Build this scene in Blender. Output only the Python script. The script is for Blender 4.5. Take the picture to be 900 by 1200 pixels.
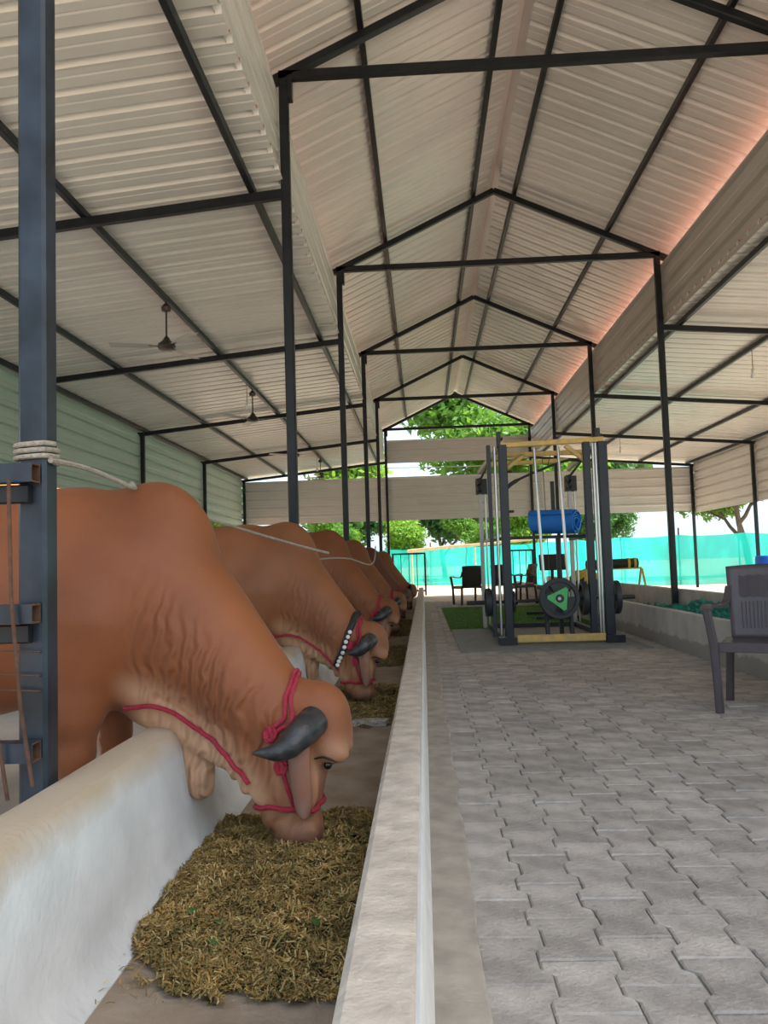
import bpy, math, random
import numpy as np
from mathutils import Vector, Matrix, noise as mnoise
random.seed(7); RNG = np.random.default_rng(7)
for o in list(bpy.data.objects): bpy.data.objects.remove(o)
SC = bpy.context.scene; COL = SC.collection
R = math.radians

# ------------------------------------------------------------------ camera
CAMH = 0.97; FPX = 950.0
YAW, PITCH, ROLL = R(2.68), R(3.76), R(-1.78)
_f = Vector((-math.sin(YAW)*math.cos(PITCH), math.cos(YAW)*math.cos(PITCH), math.sin(PITCH)))
_r = Vector((math.cos(YAW), math.sin(YAW), 0)); _u = _r.cross(_f)
CR = _r*math.cos(ROLL) + _u*math.sin(ROLL); CU = -_r*math.sin(ROLL) + _u*math.cos(ROLL); CF = _f
CAMP = Vector((0, 0, CAMH))
cd = bpy.data.cameras.new('camera'); cam = bpy.data.objects.new('camera', cd); COL.objects.link(cam)
cam.matrix_world = Matrix(((CR.x, CU.x, -CF.x, 0), (CR.y, CU.y, -CF.y, 0), (CR.z, CU.z, -CF.z, CAMH), (0, 0, 0, 1)))
cd.sensor_fit = 'HORIZONTAL'; cd.sensor_width = 36.0; cd.lens = FPX/900*36.0; cd.clip_start = 0.05; cd.clip_end = 600
SC.camera = cam
def at(px, py, y):
    """point on the photo ray through pixel (px, py) at depth y"""
    d = CF*FPX + CR*(px-450) - CU*(py-600)
    return CAMP + d*(y/d.y)
def pix(p):
    d = Vector(p)-CAMP; z = d.dot(CF)
    return 450+FPX*d.dot(CR)/z, 600-FPX*d.dot(CU)/z, z

# ------------------------------------------------------------------ world, sun, exposure
w = bpy.data.worlds.new('sky'); SC.world = w; w.use_nodes = True
nt = w.node_tree; bg = nt.nodes['Background']
sky = nt.nodes.new('ShaderNodeTexSky'); sky.sky_type = 'NISHITA'; sky.sun_disc = False
sky.sun_elevation = R(52); sky.sun_rotation = R(115); sky.air_density = 1.0; sky.dust_density = 4.0; sky.ozone_density = 1.0
hz = nt.nodes.new('ShaderNodeMix'); hz.data_type = 'RGBA'; hz.inputs[0].default_value = 0.55
hz.inputs[7].default_value = (4.6, 5.6, 6.6, 1)
nt.links.new(sky.outputs[0], hz.inputs[6]); nt.links.new(hz.outputs[2], bg.inputs[0])
bg.inputs[1].default_value = 0.20
sl = bpy.data.lights.new('sun', 'SUN'); sl.energy = 6.0; sl.angle = R(3.0); sl.color = (1, 0.95, 0.86)
so = bpy.data.objects.new('sun', sl); COL.objects.link(so)
so.rotation_euler = Vector((-0.60, -0.06, -0.80)).to_track_quat('-Z', 'Y').to_euler()
so.location = (30, -20, 40)
vs = SC.view_settings
vs.view_transform = 'Standard'; vs.look = 'None'; vs.gamma = 1; vs.use_curve_mapping = False; vs.exposure = 0.68

# ------------------------------------------------------------------ materials
MATS = {}
def mat(name, col, rough=0.6, var=0.0, vscale=6.0, bump=0.0, bscale=40.0, metal=0.0, col2=None, rand=0.0, island=0.0, spec=0.5, detail=5.0):
    m = bpy.data.materials.new(name); m.use_nodes = True; t = m.node_tree; N = t.nodes; L = t.links
    b = N['Principled BSDF']; b.inputs['Roughness'].default_value = rough; b.inputs['Metallic'].default_value = metal
    b.inputs['Specular IOR Level'].default_value = spec
    tc = N.new('ShaderNodeTexCoord'); out = None
    c = N.new('ShaderNodeRGB'); c.outputs[0].default_value = (*col, 1); out = c.outputs[0]
    if var > 0:
        n = N.new('ShaderNodeTexNoise'); n.inputs['Scale'].default_value = vscale; n.inputs['Detail'].default_value = detail
        L.new(tc.outputs['Object'], n.inputs['Vector'])
        rp = N.new('ShaderNodeValToRGB'); rp.color_ramp.elements[0].position = 0.32; rp.color_ramp.elements[1].position = 0.7
        L.new(n.outputs[0], rp.inputs[0])
        mx = N.new('ShaderNodeMix'); mx.data_type = 'RGBA'
        c2 = col2 if col2 else tuple(x*(1-var) for x in col)
        mx.inputs[6].default_value = (*c2, 1); L.new(rp.outputs[0], mx.inputs[0]); L.new(out, mx.inputs[7]); out = mx.outputs[2]
    if rand > 0 or island > 0:
        hs = N.new('ShaderNodeHueSaturation'); mr = N.new('ShaderNodeMapRange')
        a = max(rand, island); mr.inputs[3].default_value = 1-a; mr.inputs[4].default_value = 1+a*0.8
        if rand > 0:
            oi = N.new('ShaderNodeObjectInfo'); L.new(oi.outputs['Random'], mr.inputs[0])
        else:
            ge = N.new('ShaderNodeNewGeometry'); L.new(ge.outputs['Random Per Island'], mr.inputs[0])
        L.new(mr.outputs[0], hs.inputs['Value']); L.new(out, hs.inputs['Color']); out = hs.outputs[0]
    L.new(out, b.inputs['Base Color'])
    if bump > 0:
        n2 = N.new('ShaderNodeTexNoise'); n2.inputs['Scale'].default_value = bscale; n2.inputs['Detail'].default_value = 6
        L.new(tc.outputs['Object'], n2.inputs['Vector'])
        bp = N.new('ShaderNodeBump'); bp.inputs['Strength'].default_value = bump; bp.inputs['Distance'].default_value = 0.01
        L.new(n2.outputs[0], bp.inputs['Height']); L.new(bp.outputs[0], b.inputs['Normal'])
    MATS[name] = m; return m
def node_tools(m):
    return m.node_tree.nodes, m.node_tree.links, m.node_tree.nodes['Principled BSDF']
def prev_color(m):
    return m.node_tree.nodes['Principled BSDF'].inputs['Base Color'].links[0].from_socket
def zmask(m, z0, z1, nscale, namp, axis='Z'):
    """mask by object coordinate with a ragged noisy edge: 0 below z0, 1 above z1"""
    N, L, b = node_tools(m)
    tc = N.new('ShaderNodeTexCoord'); sp = N.new('ShaderNodeSeparateXYZ'); L.new(tc.outputs['Object'], sp.inputs[0])
    n = N.new('ShaderNodeTexNoise'); n.inputs['Scale'].default_value = nscale; n.inputs['Detail'].default_value = 5
    L.new(tc.outputs['Object'], n.inputs['Vector'])
    ma = N.new('ShaderNodeMath'); ma.operation = 'MULTIPLY_ADD'; ma.inputs[1].default_value = namp
    L.new(n.outputs[0], ma.inputs[0]); L.new(sp.outputs[axis], ma.inputs[2])
    mr = N.new('ShaderNodeMapRange'); mr.inputs[1].default_value = z0+namp*.5; mr.inputs[2].default_value = z1+namp*.5
    L.new(ma.outputs[0], mr.inputs[0]); return mr.outputs[0]
def overlay(m, fac, col):
    N, L, b = node_tools(m); mx = N.new('ShaderNodeMix'); mx.data_type = 'RGBA'
    src = prev_color(m); L.new(fac, mx.inputs[0]); L.new(src, mx.inputs[6]); mx.inputs[7].default_value = (*col, 1)
    L.new(mx.outputs[2], b.inputs['Base Color'])

mat('sheet_under', (0.76, 0.73, 0.68), 0.27, 0.08, 1.5, rand=0.05)
mat('sheet_top', (0.58, 0.22, 0.14), 0.45, 0.15, 1.5)
mat('sheet_wall', (0.66, 0.64, 0.61), 0.45, 0.08, 1.5, rand=0.05)
mat('sheet_fascia_shaded', (0.44, 0.42, 0.39), 0.4, 0.08, 1.5, rand=0.05)  # right fascia: backlit shade put into a darker grey base colour
mat('sheet_green', (0.50, 0.57, 0.50), 0.40, 0.08, 1.5, rand=0.05)
mat('steel', (0.006, 0.007, 0.009), 0.42, 0.5, 5.0, bump=0.05, bscale=60, col2=(0.014, 0.016, 0.02), spec=0.35)
mat('steel_worn', (0.007, 0.012, 0.018), 0.36, 0.5, 7.0, bump=0.08, bscale=40, col2=(0.028, 0.042, 0.062), spec=0.4)
mat('rust', (0.13, 0.06, 0.035), 0.8, 0.5, 30)
mat('paver', (0.52, 0.485, 0.445), 0.85, 0.45, 7.0, bump=0.8, bscale=60, rand=0.16)
mat('paver_far', (0.52, 0.485, 0.445), 0.85, 0.35, 9.0, bump=0.3, bscale=70, island=0.16)
mat('joint_sand', (0.30, 0.26, 0.21), 0.95, 0.4, 12, bump=0.5, bscale=60)
mat('cement_strip', (0.45, 0.41, 0.35), 0.9, 0.35, 8, bump=0.4, bscale=60)
mat('kerb', (0.68, 0.60, 0.51), 0.9, 0.32, 14, bump=0.6, bscale=55)
mat('whitewash', (0.72, 0.755, 0.76), 0.85, 0.2, 5, bump=0.35, bscale=45)
overlay(MATS['whitewash'], zmask(MATS['whitewash'], 0.335, 0.415, 6, 0.10), (0.46, 0.38, 0.28))
mat('white_paint', (0.8, 0.8, 0.77), 0.8, 0.15, 10, bump=0.2)
mat('plaster_grey', (0.54, 0.52, 0.49), 0.9, 0.25, 4, bump=0.4, bscale=40)
_m = MATS['plaster_grey']; _z = zmask(_m, 0.12, 0.15, 7, 0.16)
_n, _l, _ = node_tools(_m); _i = _n.new('ShaderNodeMath'); _i.operation = 'SUBTRACT'; _i.inputs[0].default_value = 0.8; _l.new(_z, _i.inputs[1]); _i.use_clamp = True
overlay(_m, _i.outputs[0], (0.27, 0.25, 0.225))
mat('trough_floor', (0.22, 0.16, 0.11), 0.95, 0.5, 5, bump=0.6, bscale=35, col2=(0.33, 0.27, 0.21))
mat('stall_floor', (0.55, 0.48, 0.40), 0.95, 0.3, 2, bump=0.3)
mat('sand', (0.66, 0.50, 0.36), 0.95, 0.25, 0.35, bump=0.4, bscale=8, col2=(0.50, 0.40, 0.28))
mat('plastic_brown', (0.085, 0.068, 0.075), 0.42, 0.12, 30, bump=0.05, bscale=200)
mat('plastic_dark', (0.035, 0.022, 0.02), 0.45, 0.12, 30)
mat('rubber', (0.27, 0.285, 0.285), 0.75, 0.25, 9, bump=0.3, bscale=90)
mat('iron_black', (0.028, 0.032, 0.036), 0.5, 0.2, 20)
mat('iron_blue', (0.011, 0.017, 0.026), 0.38, 0.2, 20)
mat('chrome', (0.55, 0.54, 0.52), 0.28, 0.05, 20, metal=1.0)
mat('dull_alu', (0.42, 0.40, 0.37), 0.4, 0.1, 20, metal=0.6)
mat('yellow_paint', (0.85, 0.55, 0.10), 0.5, 0.35, 14, col2=(0.55, 0.42, 0.2))
mat('yellow_cloth', (0.75, 0.50, 0.05), 0.8, 0.2, 20)
mat('plate_green', (0.10, 0.55, 0.16), 0.5, 0.2, 30)
mat('mat_blue', (0.02, 0.23, 0.78), 0.6, 0.1, 20, bump=0.1, bscale=90)
mat('barrel_blue', (0.01, 0.12, 0.65), 0.45)
mat('net_heap', (0.0, 0.10, 0.075), 0.7, 0.5, 10, col2=(0.0, 0.26, 0.20), bump=0.5, bscale=90)
mat('bamboo', (0.62, 0.47, 0.26), 0.6, 0.25, 8)
mat('rope_pale', (0.50, 0.43, 0.35), 0.9, 0.35, 60, bump=0.8, bscale=180)
mat('rope_red', (0.46, 0.03, 0.06), 0.85, 0.3, 60, bump=0.8, bscale=220)
mat('leather', (0.018, 0.014, 0.012), 0.6)
mat('bead', (0.8, 0.78, 0.72), 0.35)
mat('bark', (0.13, 0.085, 0.055), 0.9, 0.4, 6, bump=0.8, bscale=12)
mat('house_orange', (0.85, 0.32, 0.07), 0.8, 0.1, 2)
mat('house_roof', (0.35, 0.33, 0.31), 0.7)
mat('wood_dark', (0.16, 0.08, 0.04), 0.7, 0.3, 9)
mat('bulb', (0.85, 0.86, 0.84), 0.2)
mat('fan_brown', (0.045, 0.032, 0.025), 0.35)
mat('fan_blade', (0.40, 0.38, 0.35), 0.4)
mat('cable_white', (0.7, 0.7, 0.66), 0.6)
mat('stone_pale', (0.55, 0.55, 0.54), 0.8, 0.2, 15, bump=0.3)
mat('hoof', (0.03, 0.025, 0.022), 0.5)
mat('eye', (0.006, 0.004, 0.003), 0.12)
# grass-like turf
mat('turf', (0.10, 0.26, 0.035), 0.9, 0.4, 60, bump=0.8, bscale=220)
# leaves
def leaf_mat(name, c1, c2):
    m = mat(name, c1, 0.55, island=0.35); N, L, b = node_tools(m)
    tr = N.new('ShaderNodeBsdfTranslucent'); tr.inputs[0].default_value = (*c2, 1)
    mx = N.new('ShaderNodeMixShader'); mx.inputs[0].default_value = 0.45
    L.new(b.outputs[0], mx.inputs[1]); L.new(tr.outputs[0], mx.inputs[2]); L.new(mx.outputs[0], N['Material Output'].inputs[0]); return m
leaf_mat('leaf_a', (0.10, 0.24, 0.035), (0.24, 0.46, 0.05))
leaf_mat('leaf_b', (0.055, 0.16, 0.045), (0.12, 0.30, 0.06))
leaf_mat('leaf_c', (0.16, 0.33, 0.04), (0.34, 0.56, 0.06))
# shade net: woven plastic, partly see-through
m = mat('net_green', (0.0, 0.50, 0.42), 0.6, 0.30, 1.1, col2=(0.01, 0.36, 0.31)); N, L, b = node_tools(m)
tr = N.new('ShaderNodeBsdfTranslucent'); tr.inputs[0].default_value = (0.02, 0.75, 0.63, 1)
tp = N.new('ShaderNodeBsdfTransparent'); tp.inputs[0].default_value = (1, 1, 1, 1)
m1 = N.new('ShaderNodeMixShader'); m1.inputs[0].default_value = 0.5; m2 = N.new('ShaderNodeMixShader'); m2.inputs[0].default_value = 0.10
L.new(b.outputs[0], m1.inputs[1]); L.new(tr.outputs[0], m1.inputs[2]); L.new(m1.outputs[0], m2.inputs[1]); L.new(tp.outputs[0], m2.inputs[2])
L.new(m2.outputs[0], N['Material Output'].inputs[0])
# straw: colour differs from stalk to stalk
m = mat('straw', (0.5, 0.4, 0.2), 0.8); N, L, b = node_tools(m)
ge = N.new('ShaderNodeNewGeometry'); cr = N.new('ShaderNodeValToRGB'); e = cr.color_ramp.elements
e[0].position = 0; e[0].color = (0.10, 0.085, 0.03, 1); e[1].position = 1; e[1].color = (0.62, 0.52, 0.30, 1)
for p, c in ((0.22, (0.25, 0.19, 0.075, 1)), (0.45, (0.36, 0.26, 0.10, 1)), (0.62, (0.42, 0.25, 0.09, 1)), (0.72, (0.17, 0.19, 0.05, 1)), (0.86, (0.44, 0.36, 0.17, 1))):
    x = e.new(p); x.color = c
tc = N.new('ShaderNodeTexCoord'); nz = N.new('ShaderNodeTexNoise'); nz.inputs['Scale'].default_value = 7; nz.inputs['Detail'].default_value = 3; L.new(tc.outputs['Object'], nz.inputs[0])
rp = N.new('ShaderNodeValToRGB'); rp.color_ramp.elements[0].position = 0.40; rp.color_ramp.elements[0].color = (0.72, 0.66, 0.52, 1); rp.color_ramp.elements[1].position = 0.62; rp.color_ramp.elements[1].color = (1.12, 1.0, 0.82, 1)
mu = N.new('ShaderNodeMix'); mu.data_type = 'RGBA'; mu.blend_type = 'MULTIPLY'; mu.inputs[0].default_value = 1.0
L.new(nz.outputs[0], rp.inputs[0]); L.new(ge.outputs['Random Per Island'], cr.inputs[0]); L.new(cr.outputs[0], mu.inputs[6]); L.new(rp.outputs[0], mu.inputs[7]); L.new(mu.outputs[2], b.inputs['Base Color'])
mat('straw_bed', (0.17, 0.125, 0.05), 0.95, 0.5, 40, bump=1.0, bscale=90, col2=(0.08, 0.06, 0.025))
mat('leaf_litter', (0.04, 0.10, 0.02), 0.7)

# cow hide: masks painted on the vertices (pale folds, dark muzzle), wrinkle relief on the neck
def hide(name, base, light, dark):
    m = mat(name, base, 0.6, 0.30, 3.2); N, L, b = node_tools(m)
    b.inputs['Sheen Weight'].default_value = 0.05; b.inputs['Sheen Roughness'].default_value = 0.4
    at_ = N.new('ShaderNodeAttribute'); at_.attribute_name = 'hide'; sp = N.new('ShaderNodeSeparateColor'); L.new(at_.outputs['Color'], sp.inputs[0])
    overlay(m, sp.outputs[0], light); overlay(m, sp.outputs[1], dark)
    tc = N.new('ShaderNodeTexCoord')
    wv = N.new('ShaderNodeTexWave'); wv.wave_type = 'BANDS'; wv.bands_direction = 'X'; wv.inputs['Scale'].default_value = 6.5
    wv.inputs['Distortion'].default_value = 9.0; wv.inputs['Detail'].default_value = 2; wv.inputs['Detail Scale'].default_value = 0.9
    mp = N.new('ShaderNodeMapping'); mp.inputs['Rotation'].default_value = (0, R(-12), 0)
    L.new(tc.outputs['Object'], mp.inputs[0]); L.new(mp.outputs[0], wv.inputs[0])
    mu = N.new('ShaderNodeMath'); mu.operation = 'MULTIPLY'; L.new(wv.outputs['Fac'], mu.inputs[0]); L.new(sp.outputs[2], mu.inputs[1])
    nz = N.new('ShaderNodeTexNoise'); nz.inputs['Scale'].default_value = 120; nz.inputs['Detail'].default_value = 3; L.new(tc.outputs['Object'], nz.inputs[0])
    ad = N.new('ShaderNodeMath'); ad.operation = 'MULTIPLY_ADD'; ad.inputs[1].default_value = 0.12; L.new(nz.outputs[0], ad.inputs[0]); L.new(mu.outputs[0], ad.inputs[2])
    bp = N.new('ShaderNodeBump'); bp.inputs['Strength'].default_value = 0.85; bp.inputs['Distance'].default_value = 0.012
    L.new(ad.outputs[0], bp.inputs['Height']); L.new(bp.outputs[0], b.inputs['Normal'])
hide('hide_red', (0.27, 0.082, 0.024), (0.62, 0.36, 0.215), (0.11, 0.045, 0.035))
hide('hide_tan', (0.29, 0.10, 0.035), (0.50, 0.28, 0.15), (0.07, 0.035, 0.03))
hide('hide_dark', (0.17, 0.055, 0.03), (0.35, 0.17, 0.09), (0.04, 0.02, 0.015))
mat('ear_skin', (0.25, 0.15, 0.12), 0.6, 0.3, 14, col2=(0.25, 0.095, 0.045))
m = mat('horn', (0.016, 0.018, 0.022), 0.3, 0.5, 26, col2=(0.045, 0.042, 0.042), bump=0.3, bscale=70)

# ------------------------------------------------------------------ mesh helpers
class MB:
    def __init__(s): s.v = []; s.f = []; s.mi = []
    def add(s, vs, fs, mi=0):
        k = len(s.v); s.v += [tuple(p) for p in vs]; s.f += [tuple(i+k for i in f) for f in fs]; s.mi += [mi]*len(fs); return s
    def box(s, a, b, mi=0):
        x0, y0, z0 = a; x1, y1, z1 = b
        return s.add([(x0,y0,z0),(x1,y0,z0),(x1,y1,z0),(x0,y1,z0),(x0,y0,z1),(x1,y0,z1),(x1,y1,z1),(x0,y1,z1)],
                     [(0,3,2,1),(4,5,6,7),(0,1,5,4),(1,2,6,5),(2,3,7,6),(3,0,4,7)], mi)
    def bar(s, p0, p1, w, h, up=(0,0,1), mi=0, c=0.12):
        """rectangular bar with chamfered long edges"""
        p0 = Vector(p0); p1 = Vector(p1); d = (p1-p0).normalized(); u = Vector(up)
        if abs(d.dot(u)) > 0.98: u = Vector((0,1,0))
        r = d.cross(u).normalized(); u = r.cross(d).normalized(); k = c*min(w, h)
        prof = [(-w/2+k,-h/2),(w/2-k,-h/2),(w/2,-h/2+k),(w/2,h/2-k),(w/2-k,h/2),(-w/2+k,h/2),(-w/2,h/2-k),(-w/2,-h/2+k)]
        vs = [p0+r*a+u*b for a, b in prof]+[p1+r*a+u*b for a, b in prof]; n = 8
        return s.add(vs, [(i,(i+1)%n,(i+1)%n+n,i+n) for i in range(n)]+[tuple(range(n-1,-1,-1)), tuple(range(n,2*n))], mi)
    def tube(s, pts, r, n=10, mi=0, cap=True):
        pts = [Vector(p) for p in pts]; m = len(pts); rs = r if isinstance(r, (list, tuple)) else [r]*m
        t0 = (pts[1]-pts[0]).normalized(); u = Vector((0,0,1)) if abs(t0.z) < 0.9 else Vector((0,1,0)); vs = []
        for i, p in enumerate(pts):
            t = (pts[min(i+1, m-1)]-pts[max(i-1, 0)]).normalized()
            u = (u-t*u.dot(t)).normalized(); b = t.cross(u)
            for k in range(n):
                a = 2*math.pi*k/n; vs.append(p+(u*math.cos(a)+b*math.sin(a))*rs[i])
        fs = [(i*n+k, i*n+(k+1)%n, (i+1)*n+(k+1)%n, (i+1)*n+k) for i in range(m-1) for k in range(n)]
        if cap: fs += [tuple(range(n-1,-1,-1)), tuple(range((m-1)*n, m*n))]
        return s.add(vs, fs, mi)
    def lathe(s, prof, o=(0,0,0), axis=(0,0,1), n=24, mi=0):
        """prof: (radius, height) pairs, spun about axis through o"""
        q = Vector((0,0,1)).rotation_difference(Vector(axis).normalized()); vs = []
        for r, h in prof:
            for k in range(n):
                a = 2*math.pi*k/n; vs.append(Vector(o)+q @ Vector((r*math.cos(a), r*math.sin(a), h)))
        m = len(prof); fs = [(i*n+k, i*n+(k+1)%n, (i+1)*n+(k+1)%n, (i+1)*n+k) for i in range(m-1) for k in range(n)]
        fs += [tuple(range(n-1,-1,-1)), tuple(range((m-1)*n, m*n))]
        return s.add(vs, fs, mi)
    def prism(s, poly, a, b, mi=0):
        """poly: list of 3-D points offset by a -> b vectors"""
        n = len(poly); vs = [Vector(p)+Vector(a) for p in poly]+[Vector(p)+Vector(b) for p in poly]
        return s.add(vs, [(i,(i+1)%n,(i+1)%n+n,i+n) for i in range(n)]+[tuple(range(n-1,-1,-1)), tuple(range(n,2*n))], mi)
    def mesh(s, name, mats, smooth=False):
        me = bpy.data.meshes.new(name); me.from_pydata([tuple(v) for v in s.v], [], s.f)
        for x in (mats if isinstance(mats, (list, tuple)) else [mats]): me.materials.append(MATS[x])
        me.polygons.foreach_set('material_index', s.mi)
        me.update(); fix_normals(me)
        if smooth: shade(me)
        return me
    def build(s, name, mats, parent=None, smooth=False, loc=None):
        return link(name, s.mesh(name, mats, smooth), parent, loc)
import bmesh
def fix_normals(me):
    b = bmesh.new(); b.from_mesh(me); bmesh.ops.recalc_face_normals(b, faces=b.faces); b.to_mesh(me); b.free()
def shade(me, ang=40):
    me.polygons.foreach_set('use_smooth', [True]*len(me.polygons))
    if ang: me.set_sharp_from_angle(angle=R(ang))
def link(name, me, parent=None, loc=None):
    o = bpy.data.objects.new(name, me); COL.objects.link(o)
    if loc is not None: o.location = loc
    if parent is not None:
        o.parent = parent
        if loc is None: o.matrix_parent_inverse = parent.matrix_world.inverted() if False else Matrix.Identity(4)
    return o
def empty(name, loc=(0,0,0), rz=0.0):
    o = bpy.data.objects.new(name, None); COL.objects.link(o); o.location = loc; o.rotation_euler = (0,0,rz); o.empty_display_size = 0.1; return o
def tag(o, label=None, cat=None, group=None, kind=None):
    if label: o['label'] = label
    if cat: o['category'] = cat
    if group: o['group'] = group
    if kind: o['kind'] = kind
    return o
def copy_tree(o, parent=None):
    c = o.copy(); COL.objects.link(c); c.parent = parent
    for ch in list(o.children): copy_tree(ch, c)
    return c
def catmull(pts, k=6):
    P = [Vector(p) for p in pts]; P = [P[0]*2-P[1]]+P+[P[-1]*2-P[-2]]; out = []
    for i in range(1, len(P)-2):
        a, b, c, d = P[i-1:i+3]
        for j in range(k):
            t = j/k; out.append(0.5*((2*b)+(c-a)*t+(2*a-5*b+4*c-d)*t*t+(3*b-a-3*c+d)*t**3))
    out.append(P[-2]); return out

# ------------------------------------------------------------------ shed dimensions
D0, SP = 2.10, 4.65
FR = [2.22]+[D0+SP*k for k in range(1, 6)]       # 2.22, 6.75 ... 25.35
XL, XR, XLO, XRO = -1.075, 3.44, -5.60, 8.35
ZT, ZA, ZB, ZO = 5.24, 6.29, 4.19, 3.77
XM = (XL+XR)/2
Y0, Y1 = 0.55, 25.75
def zn(x): return ZT+(ZA-ZT)*(1-abs(x-XM)/(XR-XM))
def zl(x): return ZB+(ZO-ZB)*((XL-x)/(XL-XLO))
def zr(x): return ZB+(ZO-ZB)*((x-XR)/(XRO-XR))

# ------------------------------------------------------------------ ground and floors
g = MB(); g.box((-160, -60, -0.4), (160, 260, -0.03)); tag(g.build('ground', 'sand'), kind='structure')
g = MB(); g.box((-5.9, -3, -0.2), (-1.03, 25.6, 0.0)); tag(g.build('floor_left', 'stall_floor'), kind='structure')
g = MB(); g.box((3.65, -3, -0.2), (8.6, 25.6, 0.0)); tag(g.build('floor_right', 'stall_floor'), kind='structure')
g = MB(); g.box((-0.02, -3, -0.2), (2.62, 20.9, -0.008)); FLOOR = tag(g.build('floor', 'joint_sand'), kind='structure')
# cement strip beside the kerb, with a ragged right edge
g = MB(); n = 160; vs = []; fs = []
for i in range(n+1):
    y = -3+23.9*i/n; e = 0.125+0.03*mnoise.noise((y*3.1, 0, 0))+0.012*mnoise.noise((y*11, 5, 0))
    vs += [(-0.02, y, 0.010), (e-0.02, y, 0.006), (e, y, -0.010)]
for i in range(n):
    for k in range(2): fs.append((3*i+k, 3*i+k+1, 3*i+4+k, 3*i+3+k))
g.add(vs, fs); g.build('cement_fillet', 'cement_strip', FLOOR)
# interlocking I-shaped pavers
PW, PL, AM = 0.167, 0.235, 0.0125
def paver_outline():
    h = PW/2-0.0022; e = PL/2-0.002; pts = [(-h-AM, -e), (h+AM, -e), (h+AM, -0.29*PL), (h-AM, -0.2*PL), (h-AM, 0.2*PL), (h+AM, 0.29*PL), (h+AM, e),
           (-h-AM, e), (-h-AM, 0.29*PL), (-h+AM, 0.2*PL), (-h+AM, -0.2*PL), (-h-AM, -0.29*PL)]
    return pts
OUT = paver_outline()
def paver_geo(mb, cx, cy, dz=0.0, tx=0.0, ty=0.0):
    n = len(OUT); ins = [((abs(x)-0.005)*(1 if x > 0 else -1), (abs(y)-0.005)*(1 if y > 0 else -1)) for x, y in OUT]
    vs = [(cx+x, cy+y, -0.03) for x, y in OUT]+[(cx+x, cy+y, -0.004+dz+tx*x+ty*y) for x, y in OUT]+[(cx+x, cy+y, dz+tx*x+ty*y) for x, y in ins]
    fs = [(i,(i+1)%n,(i+1)%n+n,i+n) for i in range(n)]+[(n+i,n+(i+1)%n,2*n+(i+1)%n,2*n+i) for i in range(n)]+[tuple(range(2*n, 3*n))]
    mb.add(vs, fs)
spots = []
for c in range(15):
    x = 0.175+PW*c
    for r_ in range(-3, 91):
        y = r_*PL+(PL/2 if c % 2 else 0)-0.06
        if -0.5 < y < 20.75: spots.append((x, y))
def vis(s):
    px, py, z = pix((s[0], s[1], 0)) if s[1] > 0.4 else (0, 9999, 1)
    return -60 < px < 960 and py < 1240
sv = sorted([s for s in spots if vis(s)], key=lambda s: s[1])[:300]; svs = set(sv)
protos = []
for k in range(6):
    q = MB(); paver_geo(q, 0, 0, 0.0, random.uniform(-.012, .012), random.uniform(-.012, .012)); protos.append(q.mesh('paver', 'paver'))
for i, s in enumerate(sv):
    o = bpy.data.objects.new('paver', protos[i % 6]); COL.objects.link(o); o.parent = FLOOR
    o.location = (s[0], s[1], random.uniform(-0.002, 0.003)); o.rotation_euler = (0, 0, (math.pi if random.random() < .5 else 0)+random.uniform(-.008, .008))
q = MB()
for s in spots:
    if s not in svs: paver_geo(q, s[0], s[1], random.uniform(-0.002, 0.003), random.uniform(-.012, .012), random.uniform(-.012, .012))
tag(q.build('paver_field', 'paver_far', FLOOR), kind='stuff')

# ------------------------------------------------------------------ feed troughs
def strip_y(mb, prof, y0, y1, n, wob=0.0, mi=0):
    """extrude an x-z profile along y with a slight hand-plastered wobble"""
    m = len(prof); vs = []
    for i in range(n+1):
        y = y0+(y1-y0)*i/n
        for j, (x, z) in enumerate(prof):
            vs.append((x+wob*mnoise.noise((y*0.9, j*0.7, 1)), y, z+(wob*mnoise.noise((y*1.1, j*0.5, 7)) if z > 0.05 else 0)))
    fs = [(i*m+j, i*m+(j+1) % m, (i+1)*m+(j+1) % m, (i+1)*m+j) for i in range(n) for j in range(m)]
    fs += [tuple(range(m-1,-1,-1)), tuple(range(n*m, (n+1)*m))]
    return mb.add(vs, fs, mi)
TE = 23.5
tl = empty('feed_trough', (-0.5, 10, 0)); tag(tl, 'long concrete feed trough with whitewashed inner wall under the row of cows', 'trough')
def child(mb, name, mats, parent, smooth=False):
    o = mb.build(name, mats, None, smooth); o.parent = parent; o.matrix_parent_inverse = Matrix.Translation(parent.location).inverted() if parent.type == 'EMPTY' and parent.rotation_euler.z == 0 else parent.matrix_basis.inverted(); return o
q = MB(); strip_y(q, [(-1.03,-0.1),(-1.03,0.385),(-1.015,0.413),(-0.985,0.425),(-0.93,0.428),(-0.89,0.418),(-0.868,0.395),(-0.858,0.36),(-0.845,0.22),(-0.825,0.09),(-0.80,0.035),(-0.765,0.004),(-0.765,-0.1)], -3, TE, 90, 0.008)
o = child(q, 'back_wall', 'whitewash', tl, True); o['label'] = 'whitewashed trough wall with tan worn rounded top'
q = MB(); strip_y(q, [(-0.168,-0.1),(-0.160,0.285),(-0.148,0.30),(-0.045,0.302),(-0.034,0.298),(-0.034,-0.1)], -3, TE, 90, 0.004)
child(q, 'front_kerb', 'kerb', tl, True)
q = MB(); strip_y(q, [(-0.036,-0.1),(-0.038,0.296),(-0.030,0.301),(-0.024,0.285),(-0.022,0.06),(-0.010,0.014),(-0.006,-0.1)], -3, TE, 90, 0.003)
o = child(q, 'painted_edge', 'white_paint', tl, True); o['label'] = 'white painted aisle face of the kerb'
q = MB(); q.box((-0.80, -3, -0.1), (-0.15, TE, 0.0)); child(q, 'trough_bed', 'trough_floor', tl)
tr_ = empty('feed_trough', (3.1, 10, 0)); tag(tr_, 'low grey cement trough with damp stained base holding crumpled green net', 'trough')
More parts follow.
